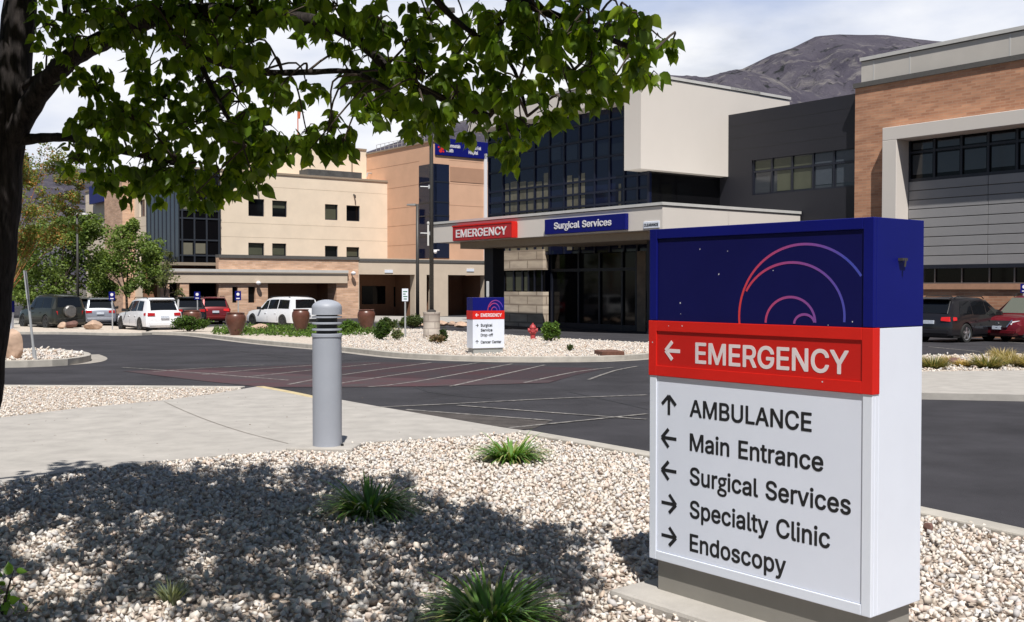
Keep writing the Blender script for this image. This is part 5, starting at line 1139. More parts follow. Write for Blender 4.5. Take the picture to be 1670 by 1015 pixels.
for px, w, h, s, lab in ((722, 20, 9, 5, 'small tan boulder right of the stone drum'), (751, 24, 10, 6, 'tan boulder just left of the small directory sign'), (686, 12, 6, 7, 'small tan boulder left of the stone drum'), (737, 14, 8, 17, 'small tan boulder between two larger ones by the drum')):
    boulder(lab, px, 0, w, h, M['boulder'], .1, depth=57 + (s % 3), seed=s)
boulder('low brown rock among the bunch grasses', 1560, 595, 32, 12, M['boulder_dark'], .08, seed=31)
boulder('brown stone lying in the gravel right behind the sign', 1514, 868, 16, 16, M['boulder_dark'], BED, seed=33)
boulder('flat rust stone at the foot of the near grass tuft', 893, 1012, 26, 10, M['boulder_dark'], BED, seed=34)

# ================================================================== CARS (x forward, origin on the ground under the middle)
def make_car(label, paint_m, L=4.7, W=1.88, H=1.72, style='suv', rim_m='rim', tail='tail', group=None, spare=False, lower='black', cat='car', glass='car_glass', rails=True, chrome=False, name='parked_car'):
    t = thing(name, label, cat)
    hw = W / 2; zb = .26; belt = 1.02 * H / 1.72; hood = .95 * H / 1.72
    box = style == 'box'
    # stations: x/L, lower half width, belt z, top z, top half width, shoulder half width
    rg = -.47 if box else -.455; rt = -.455 if box else -.40
    ST = [(-.500, .80, .62, .63, .60, .72), (-.492, .90, .90, .93, .70, .84), (-.480, .955, belt, belt + .03, .74, .90), (rt, .985, belt, H - .09, .68, .95), (rt + .05, .99, belt, H - .03, .70, .955), (-.2, 1.0, belt, H, .715, .96),
          (-.02, 1.0, belt - .02, H - .015, .71, .96), (.075, 1.0, belt - .03, H - .09, .69, .955), (.255, .995, hood + .02, hood + .05, .70, .93), (.36, .985, hood - .02, hood + .03, .66, .90), (.44, .95, hood - .09, hood - .05, .60, .85), (.482, .88, .72, .74, .52, .74), (.5, .76, .55, .56, .45, .60)]
    def sec(i):
        x, wl, zbt, zt, tw, sw = ST[i]
        z0 = zb + (.10 if i in (0, len(ST) - 1) else 0)
        zm = min(.66, zbt - .05)
        return [(x * L, hw * wl * .80, z0), (x * L, hw * wl * .975, z0 + .05), (x * L, hw * wl, zm * .72), (x * L, hw * wl * .995, zm), (x * L, hw * sw, zbt), (x * L, hw * (tw + .05), zt - (zt - zbt) * .13), (x * L, hw * tw * .9, zt - .01 * (zt > 1)), (x * L, hw * tw * .45, zt + .012), (x * L, 0, zt + .018)]
    half = [sec(i) for i in range(len(ST))]; n = len(half[0]); mb = MB(); m = 2 * n - 1
    vs = []
    for s in half: vs += [(x, y, z) for x, y, z in s] + [(x, -y, z) for x, y, z in s[-2::-1]]
    fs_ = []
    for i in range(len(ST) - 1):
        for k in range(m - 1): fs_.append((i * m + k, i * m + k + 1, (i + 1) * m + k + 1, (i + 1) * m + k))
        fs_.append((i * m + m - 1, i * m, (i + 1) * m, (i + 1) * m + m - 1))
    fs_ += [tuple(range(m)), tuple(range((len(ST) - 1) * m, len(ST) * m))[::-1]]
    mb.add(vs, fs_)
    # wheel openings
    wr = .365 * (H / 1.72) ** .5; fx, rx = .325 * L, -.295 * L
    body = mb.build('body', M[paint_m], t, smooth=True, angle=32)
    cb = MB()
    for x in (fx, rx):
        for sy in (-1, 1): cb.lathe([(wr * 1.16, 0), (wr * 1.16, .34)], (x, sy * (hw - .15) - .17, wr), 24, 'y')
    cut = cb.build('cut', M['black'])
    md = body.modifiers.new('arches', 'BOOLEAN'); md.object = cut; md.operation = 'DIFFERENCE'; md.solver = 'EXACT'
    bpy.context.view_layer.update()
    me = bpy.data.meshes.new_from_object(body.evaluated_get(bpy.context.evaluated_depsgraph_get()))
    body.modifiers.clear(); body.data = me; me.materials.clear(); me.materials.append(M[paint_m])
    me.polygons.foreach_set('use_smooth', [True] * len(me.polygons)); me.set_sharp_from_angle(angle=R(32))
    bpy.data.objects.remove(cut)
    def surf(x, v):   # side glass surface point at station x (metres), v 0 belt .. 1 roof edge
        q = x / L
        for i in range(len(ST) - 1):
            if ST[i][0] <= q <= ST[i + 1][0]:
                f = (q - ST[i][0]) / (ST[i + 1][0] - ST[i][0])
                a = [half[i][j][k] * (1 - f) + half[i + 1][j][k] * f for j in (4, 5) for k in (1, 2)]
                return a[0] * (1 - v) + a[2] * v, a[1] * (1 - v) + a[3] * v
    def side(nm, poly, m_, off=.008, par=t):
        for sy in (-1, 1):
            mb = MB(); q = [(x, sy * (surf(x, v)[0] + off), surf(x, v)[1]) for x, v in poly]; q2 = [(x, sy * (surf(x, v)[0] - .03), surf(x, v)[1]) for x, v in poly]
            k = len(poly); mb.add(q + q2, [tuple(range(k))] + [(i, (i + 1) % k, k + (i + 1) % k, k + i) for i in range(k)]); mb.build(nm, m_, par)
    g = M[glass]
    r0 = (rt + .035) * L
    def seg(x0, x1, n=4): return [x0 + (x1 - x0) * i / n for i in range(n + 1)]
    side('side_window', [(x, .10) for x in seg(r0 + (.02 if box else -.04) * L * .3, -.20 * L)] + [(x, .92) for x in seg(-.20 * L, r0 + .03 * L)], g)
    side('side_window', [(x, .08) for x in seg(-.185 * L, .0 * L)] + [(x, .93) for x in seg(.0 * L, -.185 * L)], g)
    side('side_window', [(x, .08) for x in seg(.015 * L, .19 * L)] + [(.15 * L, .35), (.075 * L, .9), (.05 * L, .92), (.015 * L, .93)], g)
    # rear window and windscreen, on the sloping faces between stations
    def slope(i, j, v0, v1, f0, f1, nm, m_, off):
        a, b = half[i], half[j]
        def pt(v, f, top):   # v along the slope, f across
            zA, zB = a[7][2], b[7][2]; xA, xB = a[7][0], b[7][0]; yA, yB = a[6][1] * 1.03, b[6][1] * 1.03
            return (xA + (xB - xA) * v, (yA + (yB - yA) * v) * f, zA + (zB - zA) * v)
        p = [pt(v0, -f0, 0), pt(v0, f0, 0), pt(v1, f1, 1), pt(v1, -f1, 1)]
        d = Vector(((b[7][2] - a[7][2]), 0, -(b[7][0] - a[7][0]))); d = d.normalized()
        if d.z < 0: d = -d
        mb = MB(); mb.hexa([tuple(Vector(q) - d * .03) for q in p] + [tuple(Vector(q) + d * off) for q in p]); return mb.build(nm, m_, t)
    slope(2, 3, .10, .90, 1.02, .98, 'rear_window', g, .014)
    slope(8, 7, .06, .94, 1.05, 1.0, 'windscreen', M['windscreen'], .014)
    # lower trim, bumpers
    mb = MB(); mb.box(-.455 * L, .455 * L, -hw * .93, hw * .93, zb - .06, zb + .09); mb.build('underbody', M['black'], t, bevel=.02)
    if lower:
        mb = MB(); mb.hexa([(-.508 * L, -hw * .76, zb + .10), (-.44 * L, -hw * .90, zb + .03), (-.44 * L, hw * .90, zb + .03), (-.508 * L, hw * .76, zb + .10), (-.508 * L, -hw * .80, zb + .26), (-.47 * L, -hw * .93, zb + .26), (-.47 * L, hw * .93, zb + .26), (-.508 * L, hw * .80, zb + .26)]); mb.build('bumper', M[lower], t, bevel=.02)
        mb = MB(); mb.hexa([(.43 * L, -hw * .88, zb + .03), (.503 * L, -hw * .66, zb + .08), (.503 * L, hw * .66, zb + .08), (.43 * L, hw * .88, zb + .03), (.44 * L, -hw * .90, zb + .22), (.504 * L, -hw * .70, zb + .22), (.504 * L, hw * .70, zb + .22), (.44 * L, hw * .90, zb + .22)]); mb.build('bumper', M[lower], t, bevel=.02)
    for sy in (-1, 1):
        mb = MB()
        if box: mb.hexa([(-.497 * L, sy * hw * .70, .78), (-.47 * L, sy * hw * .93, .78), (-.46 * L, sy * hw * .90, .8), (-.48 * L, sy * hw * .70, .8), (-.497 * L, sy * hw * .70, 1.0), (-.478 * L, sy * hw * .90, 1.0), (-.46 * L, sy * hw * .88, 1.0), (-.48 * L, sy * hw * .70, 1.0)])
        else:
            z0, z1 = belt - .20, belt - .02
            mb.hexa([(-.503 * L, sy * hw * .50, z0 + .03), (-.499 * L, sy * hw * .86, z0), (-.43 * L, sy * hw * 1.0, z0 + .04), (-.47 * L, sy * hw * .5, z0), (-.494 * L, sy * hw * .50, z1 - .02), (-.489 * L, sy * hw * .85, z1), (-.43 * L, sy * hw * .985, z1 - .02), (-.47 * L, sy * hw * .5, z1)])
        mb.build('tail_light', M[tail], t, bevel=.012)
        mb = MB(); mb.hexa([(.40 * L, sy * hw * .90, .70), (.47 * L, sy * hw * .80, .66), (.492 * L, sy * hw * .50, .68), (.43 * L, sy * hw * .5, .70), (.395 * L, sy * hw * .90, .86), (.455 * L, sy * hw * .78, .84), (.478 * L, sy * hw * .50, .80), (.43 * L, sy * hw * .5, .84)]); mb.build('headlight', M['head'], t, bevel=.012)
        mb = MB(); mb.hexa([(.14 * L, sy * hw * .95, belt - .02), (.175 * L, sy * hw * .95, belt - .02), (.175 * L, sy * hw * 1.16, belt + .0), (.145 * L, sy * hw * 1.16, belt), (.14 * L, sy * hw * .95, belt + .14), (.165 * L, sy * hw * .95, belt + .12), (.165 * L, sy * hw * 1.17, belt + .15), (.143 * L, sy * hw * 1.17, belt + .16)]); mb.build('mirror', M['black'], t, bevel=.015)
        if rails: mb = MB(); mb.tube([(-.36 * L, sy * hw * .64, H - .04), (-.33 * L, sy * hw * .66, H + .035), (.02 * L, sy * hw * .66, H + .03), (.06 * L, sy * hw * .64, H - .06)], .02, 6); mb.build('roof_rail', M['black'], t)
        for xx in (-.19, .007): 
            mb = MB(); x_ = xx * L; mb.box(x_ - .006, x_ + .006, min(sy * hw * .97, sy * (hw + .0015)), max(sy * hw * .97, sy * (hw + .0015)), .42, .66); mb.build('door_seam', M['black'], t)
            mb = MB(); mb.box(x_ + .10, x_ + .28, min(sy * hw * .965, sy * (hw + .006)), max(sy * hw * .965, sy * (hw + .006)), .80 * H / 1.72, .835 * H / 1.72); mb.build('door_handle', M[paint_m], t)
    mb = MB(); mb.box(-.512 * L, -.49 * L, -.20, .20, .72, .85); mb.build('number_plate', M['plate'], t)
    mb = MB(); mb.box(.49 * L, .512 * L, -.17, .17, .50, .63); mb.build('number_plate', M['plate'], t)
    mb = MB(); mb.hexa([(.485 * L, -hw * .48, .64), (.501 * L, -hw * .40, .60), (.501 * L, hw * .40, .60), (.485 * L, hw * .48, .64), (.472 * L, -hw * .52, .83), (.480 * L, -hw * .48, .83), (.480 * L, hw * .48, .83), (.472 * L, hw * .52, .83)]); mb.build('grille', M['black'], t)
    if chrome: mb = MB(); mb.tube([(.484 * L, -hw * .56, .86), (.504 * L, -hw * .40, .60), (.507 * L, 0, .57), (.504 * L, hw * .40, .60), (.484 * L, hw * .56, .86)], .03, 6); mb.lathe([(.001, .495 * L), (.07, .495 * L), (.07, .508 * L), (.001, .508 * L)], (0, 0, .72), 12, 'x'); mb.build('grille_trim', M['chrome'], t)
    if spare: mb = MB(); mb.lathe([(.001, -.52 * L - .12), (.27, -.52 * L - .12), (.34, -.52 * L - .06), (.34, -.495 * L)], (0, 0.05, .98), 22, 'x'); mb.build('spare_wheel', M['paint_grey'], t)
    mb = MB(); mb.hexa([(-.44 * L, -hw * .66, H - .09), (-.40 * L, -hw * .66, H - .05), (-.40 * L, hw * .66, H - .05), (-.44 * L, hw * .66, H - .09), (-.445 * L, -hw * .64, H - .06), (-.39 * L, -hw * .66, H - .0), (-.39 * L, hw * .66, H - .0), (-.445 * L, hw * .64, H - .06)]) if not box else mb.box(-.47 * L, -.46 * L, -.3, .3, H - .12, H - .10)
    mb.build('spoiler', M[paint_m], t)
    for x in (fx, rx):
        for sy in (-1, 1):
            o0 = sy * (hw - .21); o1 = sy * (hw + .004)
            mb = MB(); mb.lathe([(wr * .64, o0), (wr * .95, o0), (wr, o0 + sy * .03), (wr, o1 - sy * .03), (wr * .95, o1), (wr * .70, o1 - sy * .004), (wr * .64, o1 - sy * .03)], (x, 0, wr), 24, 'y'); ty = mb.build('wheel', M['tyre'], t, smooth=True, angle=40)
            mb = MB(); mb.lathe([(wr * .66, o1 - sy * .05), (wr * .68, o1 - sy * .012), (wr * .60, o1 - sy * .03), (wr * .58, o1 - sy * .05)], (x, 0, wr), 24, 'y')
            mb.lathe([(wr * .2, o1 - sy * .06), (wr * .2, o1 - sy * .015), (.001, o1 - sy * .012)], (x, 0, wr), 12, 'y')
            for k in range(5):
                a = k * 2 * math.pi / 5 + .3; ca, sa = math.cos(a), math.sin(a); h_ = wr * .11
                q = [(wr * .12, -h_ * 1.2), (wr * .63, -h_), (wr * .63, h_), (wr * .12, h_ * 1.2)]
                mb.hexa([(x + r_ * ca - u * sa, o1 - sy * .06, wr + r_ * sa + u * ca) for r_, u in q] + [(x + r_ * ca - u * sa, o1 - sy * .02, wr + r_ * sa + u * ca) for r_, u in q])
            mb.build('rim', M[rim_m], ty)
            mb = MB(); mb.lathe([(.001, o0 + sy * .08), (wr * .64, o0 + sy * .08), (wr * .64, o0 + sy * .1), (.001, o0 + sy * .1)], (x, 0, wr), 16, 'y'); mb.build('brake_disc', M['black'], ty)
    return t
def park(car, px, Y, heading):
    """heading in degrees of the car's nose, counter-clockwise from +x (image right)"""
    car.location = GY(px, Y, 0); car.rotation_euler = (math.asin(0), 0, R(heading))
CG = 'cars parked in front of the hospital'
park(make_car('white suv at the left with red tail lamps and a dark rear window', 'paint_white', 4.82, 1.94, 1.74, rim_m='rim_dark', lower='paint_white', group=CG), 242, 54.5, 128)
park(make_car('white suv with roof rails parked before the brick entrance and behind the urn', 'paint_white', 4.95, 1.98, 1.74, style='box', rim_m='rim_dark', tail='tail', group=CG), 460, 60, 136)
park(make_car('charcoal suv with alloy wheels parked beside the big sign at the right', 'paint_charcoal', 4.89, 1.86, 1.70, tail='tail_bright', lower='paint_charcoal', group=CG), 1573, 40.2, 37)
park(make_car('maroon suv cut by the right edge, nose and grille towards us', 'paint_maroon', 4.98, 1.95, 1.78, group=CG, lower='paint_maroon', chrome=True, name='parked_car'), 1686, 40.6, 214)
park(make_car('bright red suv behind the blue parking sign and the urn', 'paint_red', 4.6, 1.9, 1.68, tail='tail_bright', lower='paint_red', group=CG), 343, 66, 114)
park(make_car('silver hatchback with tall tail lamps parked left of the white suv', 'paint_silver', 4.5, 1.8, 1.66, rim_m='rim', lower='paint_silver', group=CG), 163, 62.5, 112)
park(make_car('muddy green off-roader carrying a spare wheel on its back door', 'paint_green', 4.7, 1.92, 1.88, style='box', spare=True, rim_m='rim_dark', group=CG), 83, 58.5, 138)
park(make_car('dark grey suv half hidden behind the off-roader with a spare wheel', 'paint_grey', 4.6, 1.86, 1.68, group=CG), 128, 63, 118)
park(make_car('black pickup-height suv between the white suv and the red suv', 'paint_black', 4.8, 1.9, 1.72, group=CG), 302, 63.5, 115)
# maroon car: bright chrome grille surround

# ================================================================== PLANTS AND GRAVEL
RNG = np.random.default_rng(5)
def unit(n, rng=RNG):
    v = rng.normal(size=(n, 3)); return v / np.linalg.norm(v, axis=1, keepdims=True)
def leaf_quads(P, size, rng, up=.3, aspect=.62):
    """one bent quad-pair leaf per point: returns V (n*6,3), Q"""
    n = len(P); a = unit(n, rng); a[:, 2] = a[:, 2] * .6 - up; a /= np.linalg.norm(a, axis=1, keepdims=True)
    b = np.cross(a, unit(n, rng)); b /= np.linalg.norm(b, axis=1, keepdims=True); c = np.cross(a, b)
    s = np.asarray(size).reshape(-1, 1) * np.ones((n, 1)); h = s * aspect / 2
    V = np.stack([P - b * h * .2, P + a * s * .5 - b * h + c * h * .3, P + a * s, P + a * s * .5 + b * h + c * h * .3], 1).reshape(-1, 3)
    Q = np.arange(4 * n).reshape(n, 4)
    return V, Q
def colour(n, cols, rng, jit=.18):
    c = np.array(cols)[rng.integers(0, len(cols), n)]
    return np.clip(c * (1 + rng.normal(0, jit, (n, 1))), .002, 1)

def bush(label, px, yb, w, h, cols, n=1500, size=.10, dz=.1, depth=None, seed=1, flat=.9, name='shrub', cat='shrub', group=None):
    b = GY(px, depth, dz) if depth else G(px, yb, dz); kk = b.y / F; rx, rz = w * kk / 2, h * kk
    rng = np.random.default_rng(seed); t = thing(name, label, cat, b, group=group)
    k = 40; cc = unit(k, rng) * rng.uniform(.35, .72, (k, 1)); cr = rng.uniform(.22, .38, k)
    i = rng.integers(0, k, n); P = cc[i] + unit(n, rng) * cr[i][:, None] * rng.uniform(.5, 1, (n, 1))
    P[:, 2] = np.abs(P[:, 2] * .5 + .46)
    P = P * [rx, rx * flat, rz] * .98 + np.array(b)
    V, Q = leaf_quads(P, rng.uniform(.6, 1.3, n) * size, rng, up=-.35)
    C = np.repeat(colour(n, cols, rng) * (0.85 + .3 * cr[i][:, None] / .42), 4, 0)
    np_mesh('foliage', V, Q, M['leaf_far'], C, t)
    mb = MB(); r_ = random.Random(seed)
    for k in range(7): a = r_.uniform(0, 6.28); mb.tube([(b.x, b.y, b.z - .05), (b.x + rx * .3 * math.cos(a), b.y + rx * .3 * math.sin(a), b.z + rz * .45), (b.x + rx * .6 * math.cos(a), b.y + rx * .6 * math.sin(a), b.z + rz * .7)], [.025, .015, .006], 5)
    mb.build('stems', M['bark2'], t)
    return t
GR = [(.07, .13, .022), (.09, .16, .03), (.05, .10, .02), (.11, .18, .035)]
GD = [(.035, .065, .016), (.05, .085, .02), (.03, .05, .014)]
GO = [(.06, .085, .028), (.085, .11, .04), (.05, .07, .025)]
bush('round leafy shrub in the gravel right of the fire hydrant', 898, 557, 38, 36, GR, 3200, .085, seed=2)
bush('tiny green shrub alone in the gravel near the storm drain', 930, 573, 11, 12, GO, 260, .06, seed=3)
bush('round green shrub in the gravel just right of the bollard', 622, 555, 36, 34, GD + GR[:1], 2800, .085, seed=4)
bush('green shrub hidden behind the stone drum', 723, 546, 17, 24, GD, 700, .08, seed=5, depth=36.5)
bush('tall dark shrub behind the white regulation sign', 672, 521, 52, 27, GO, 2600, .11, seed=6, depth=54)
bush('dark shrub left of the white regulation sign', 635, 521, 40, 24, GD + GO, 2000, .11, seed=7, depth=52)
bush('green shrub behind the urn right of the bollard', 569, 541, 36, 28, GR, 1800, .10, seed=8, depth=45)
bush('low spreading juniper at the kerb by the white suv', 308, 541, 75, 30, GR[:2] + GD, 4200, .10, seed=9, flat=.8)
bush('thin twiggy shrub with pale flowers next to the round shrub', 647, 548, 26, 28, [(.10, .13, .06), (.25, .26, .16), (.07, .10, .04)], 420, .07, seed=10, depth=38)
bush('half dead shrub with grey twigs in front of the stone drum', 712, 561, 34, 18, [(.16, .12, .07), (.10, .10, .05), (.2, .13, .08)], 420, .09, seed=11, flat=.7)
bush('small green shrub beside the foot of the white regulation sign', 648, 545, 24, 14, GR, 600, .08, seed=12, depth=40)
# low green planting on the island: nobody could count it
def cover(poly, n, cols, size, seed, hgt):
    rng = np.random.default_rng(seed); xs = [p[0] for p in poly]; ys = [p[1] for p in poly]
    P = []
    while len(P) < n:
        x, y = rng.uniform(min(xs), max(xs)), rng.uniform(min(ys), max(ys)); c = False
        for (x0, y0), (x1, y1) in zip(poly, poly[1:] + poly[:1]):
            if (y0 > y) != (y1 > y) and x < (x1 - x0) * (y - y0) / (y1 - y0) + x0: c = not c
        if c and math.sin(x * 1.7 + seed) + math.sin(y * 1.3 + x * .6) > -1.2: P.append((x, y, gz(y) + .1 + rng.uniform(0, hgt) * (.5 + .5 * math.sin(x * 2.1) * math.cos(y * 1.7))))
    P = np.array(P); V, Q = leaf_quads(P, rng.uniform(.6, 1.3, n) * size, rng, up=-.5)
    o = np_mesh('ground_cover', V, Q, M['leaf_far'], np.repeat(colour(n, cols, rng), 4, 0)); tag(o, kind='stuff')
cover([tuple(p) for p in pp([(345, 546), (430, 549), (520, 551), (600, 548), (640, 542), (600, 536), (500, 535), (420, 534), (350, 539)], .1)], 9000, GR + GD[:1], .11, 3, .30)

# ---- bunch grasses
def blades(b, n, L, spread, cols_root, cols_tip, rng, wd=.006, droop=.6, seg=5, parent=None, base=.05, up=1.0):
    V = []; Q = []; C = []
    for k in range(n):
        a = rng.uniform(0, 6.283); r = base * math.sqrt(rng.uniform()); l = L * rng.uniform(.55, 1.1); out = spread * rng.uniform(.15, 1.0)
        p = np.array([b[0] + r * math.cos(a), b[1] + r * math.sin(a), b[2] - .01]); d = np.array([math.cos(a) * out, math.sin(a) * out, up]); d /= np.linalg.norm(d)
        sd = np.array([-math.sin(a), math.cos(a), 0]); tw = rng.uniform(-.5, .5); sd = sd * math.cos(tw) + np.array([math.cos(a), math.sin(a), 0]) * math.sin(tw)
        cr_ = np.array(cols_root[rng.integers(len(cols_root))]) * rng.uniform(.8, 1.2); ct = np.array(cols_tip[rng.integers(len(cols_tip))]) * rng.uniform(.8, 1.2)
        i0 = len(V); dr = droop * rng.uniform(.4, 1.3)
        for j in range(seg + 1):
            t = j / seg; w_ = wd * (1 - t ** 2.2) * (.6 + .4 * min(1, t * 4)) + .0004
            V += [p - sd * w_, p + sd * w_]; c = cr_ * (1 - t) + ct * t; C += [c, c]
            d = d + np.array([math.cos(a) * .25 * dr, math.sin(a) * .25 * dr, -.55 * dr * t]); d /= np.linalg.norm(d); p = p + d * l / seg
            if p[2] < b[2] + .004: p[2] = b[2] + .004
        for j in range(seg): Q.append((i0 + 2 * j, i0 + 2 * j + 1, i0 + 2 * j + 3, i0 + 2 * j + 2))
    return np.array(V), np.array(Q), np.array(C)
def tuft(label, b, n, L, spread, root, tip, seed, wd, droop, base, name='grass_tuft', cat='plant', group=None):
    rng = np.random.default_rng(seed); t = thing(name, label, cat, b, group=group)
    V, Q, C = blades(b, n, L, spread, root, tip, rng, wd, droop, base=base)
    np_mesh('blades', V, Q, M['blade'], C, t)
    return t
LG = [(.08, .18, .03), (.10, .21, .035), (.065, .15, .026)]; LT = [(.12, .25, .045), (.10, .22, .04), (.17, .28, .07), (.30, .27, .12)]
for lab, px, py, w, n, s in (('sunlit green daylily tuft in the gravel near the kerb', 833, 752, 112, 210, 1), ('dark green daylily tuft in the tree shade near the bollard', 603, 838, 150, 250, 2), ('nearest daylily tuft, partly lit, at the bottom of the view', 800, 1020, 210, 300, 3)):
    b = G(px, py, BED); kk = b.y / F; r = w * kk / 2
    tuft(lab, b, int(n * 1.7), r * 1.14, 1.3, LG, LT, s, .0105, 1.05, r * .38, group='daylily tufts in the gravel')
b = G(280, 982, BED); tuft('small grey-green sage tuft in the near gravel at left', b, 90, .14, .7, [(.16, .19, .12)], [(.26, .29, .18), (.22, .26, .16)], 7, .005, .4, .03)
TR = [(.07, .11, .03), (.10, .13, .04), (.16, .15, .06)]; TT = [(.50, .38, .20), (.42, .33, .17), (.55, .44, .26), (.30, .26, .12)]
gx = [(1452, 600, 44), (1492, 600, 46), (1522, 602, 54), (1548, 594, 34), (1584, 590, 40), (1610, 601, 60), (1572, 598, 30), (1652, 597, 56), (1634, 586, 44), (1688, 600, 56), (1665, 586, 40), (1725, 596, 54)]
gl_ = ['half hidden by the big sign', 'whose left side the big sign cuts off', 'greenest, just right of the big sign', 'small and faded, behind the brown rock', 'back row, straight above the brown rock', 'widest and greenest, in the front row', 'thin, close against the brown rock', 'front row, right of the widest clump', 'back row, behind the widest clump', 'cut by the right edge of the view', 'back row at the right edge', 'beyond the right edge']
for k, ((px, py, w), d_) in enumerate(zip(gx, gl_)):
    if k in (0, 4, 10, 11): continue
    b = G(px, py, .08); kk = b.y / F; r = w * kk / 2
    tuft('tan-tipped bunch grass clump, ' + d_, b, 950, r * 1.12, 2.0, TR if k not in (3, 6) else TT[:2], TT if k not in (2, 5) else TT[:3] + TR[1:] * 2, 40 + k, .0075, .34, r * .42, name='bunch_grass', cat='grass', group='bunch grasses on the right island')

# ---- broad-leaved plant at the lower left corner
# ---- pear tree over the foreground
def pear_leaves(P, D, size, rng):
    """heart-shaped folded leaves: P base points, D hanging directions"""
    n = len(P); a = D / np.linalg.norm(D, axis=1, keepdims=True)
    b = np.cross(a, unit(n, rng)); b /= np.linalg.norm(b, axis=1, keepdims=True); c = np.cross(a, b)
    s = size.reshape(-1, 1); fold = rng.uniform(.05, .5, (n, 1)); curl = rng.uniform(-.1, .35, (n, 1))
    rows = [(.0, .0), (.07, .22), (.25, .35), (.47, .33), (.70, .19), (.86, .06), (1.0, .0)]
    pts = []
    for (t, w_) in rows:
        m_ = P + a * s * (t + .22) - c * s * curl * t * t
        pts += [m_ - b * s * w_ + c * s * w_ * fold, m_, m_ + b * s * w_ + c * s * w_ * fold]
    V = np.stack(pts, 1).reshape(-1, 3); k = len(rows) * 3; base = (np.arange(n) * k)[:, None]
    q = []
    for r_ in range(len(rows) - 1):
        for j in (0, 1): q.append((3 * r_ + j, 3 * r_ + j + 1, 3 * r_ + j + 4, 3 * r_ + j + 3))
    Q = (base[:, :, None] + np.array(q)[None]).reshape(-1, 4)
    return V, Q, k
def bez(P, n):
    P = [Vector(p) for p in P]; out = []
    for i in range(len(P) - 1):
        p0, p1, p2, p3 = P[max(i - 1, 0)], P[i], P[i + 1], P[min(i + 2, len(P) - 1)]
        for j in range(n): t = j / n; out.append(.5 * ((2 * p1) + (p2 - p0) * t + (2 * p0 - 5 * p1 + 4 * p2 - p3) * t * t + (3 * p1 - p0 - 3 * p2 + p3) * t ** 3))
    return out + [P[-1]]
rt_ = random.Random(11); rng = np.random.default_rng(21)
TY = 6.5
tb = G(-62, 860, BED)
tree = thing('pear_tree', 'dark-barked leafy pear tree whose branches overhang the foreground', 'tree', tb)
def tp(px, py, Y=TY): return at(px, py, Y)
trunk_c = [(tb.x - .02, tb.y, tb.z - .15)] + [tuple(tp(x, y)) for x, y in ((-52, 740), (-34, 620), (-18, 480), (-6, 370), (6, 240), (20, 130), (34, 0), (44, -110))] + [tuple(at(60, -260, 5.9)), tuple(at(95, -460, 5.1)), tuple(at(140, -800, 4.3))]
TC = bez(trunk_c, 4); tr = [np.interp(i / (len(TC) - 1), [0, .05, .12, .4, .6, 1], [.22, .165, .145, .128, .10, .02]) for i in range(len(TC))]
tr = [r * (1 + .05 * math.sin(i * 1.9)) for i, r in enumerate(tr)]
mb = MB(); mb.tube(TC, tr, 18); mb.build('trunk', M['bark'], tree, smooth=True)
LIMBS = []
def limb(pts, r0, r1, n=6, name='limb'):
    B = bez(pts, n); rr = [r0 + (r1 - r0) * (i / (len(B) - 1)) ** .8 for i in range(len(B))]
    rr = [r * (1 + .06 * math.sin(i * 2.3 + r0 * 90)) for i, r in enumerate(rr)]
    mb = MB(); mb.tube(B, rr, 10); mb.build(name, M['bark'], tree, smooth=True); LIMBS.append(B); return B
def T(x, y, Y): return tuple(at(x, y, Y))
limb([T(5, 262, 6.5), T(50, 172, 6.4), T(112, 98, 6.2), T(178, 62, 6.0), T(252, 30, 5.8), T(340, 18, 5.6), T(433, 22, 5.4), T(517, 36, 5.2), T(584, 66, 5.05), T(640, 118, 4.9), T(720, 160, 4.7), T(800, 190, 4.6)], .078, .012)
limb([T(20, 232, 6.5), T(60, 226, 6.45), T(112, 225, 6.4), T(150, 238, 6.2), T(210, 250, 5.9), T(300, 270, 5.6)], .040, .010)
limb([T(112, 100, 6.2), T(116, 60, 6.2), T(106, 0, 6.2), T(100, -90, 6.3)], .030, .016)
limb([T(25, 150, 6.5), T(60, 128, 6.4), T(100, 106, 6.25)], .026, .022)
limb([T(40, -20, 6.5), T(200, -90, 6.0), T(420, -120, 5.4), T(640, -80, 4.9), T(820, -10, 4.6), T(960, 50, 4.5), T(1060, 90, 4.45)], .07, .008)
limb([T(252, 30, 5.8), T(330, 90, 5.5), T(420, 117, 5.3), T(500, 118, 5.15), T(575, 118, 5.0), T(640, 150, 4.9), T(700, 190, 4.8)], .026, .007)
limb([T(300, 24, 5.7), T(330, 110, 5.6), T(370, 190, 5.5), T(400, 240, 5.4)], .022, .006)
limb([T(640, -80, 4.9), T(740, 30, 4.75), T(830, 100, 4.7), T(860, 190, 4.65)], .020, .005)
limb([T(820, -10, 4.6), T(900, 60, 4.6), T(940, 120, 4.6)], .014, .005)
limb([T(46, -130, 6.4), T(-150, -190, 6.0), T(-420, -220, 5.5)], .06, .02)
limb([T(60, -260, 5.9), T(250, -400, 5.2), T(500, -520, 4.5), T(700, -640, 4.0)], .06, .012)
limb([T(46, -130, 6.4), T(150, -330, 5.4), T(220, -600, 4.3), T(300, -1000, 3.5)], .055, .012)
limb([T(60, -260, 5.9), T(20, -420, 5.4), T(-80, -700, 4.6)], .05, .012)
ALL = [p for B in LIMBS for p in B] + TC[20:]
ALLN = np.array([tuple(p) for p in ALL])
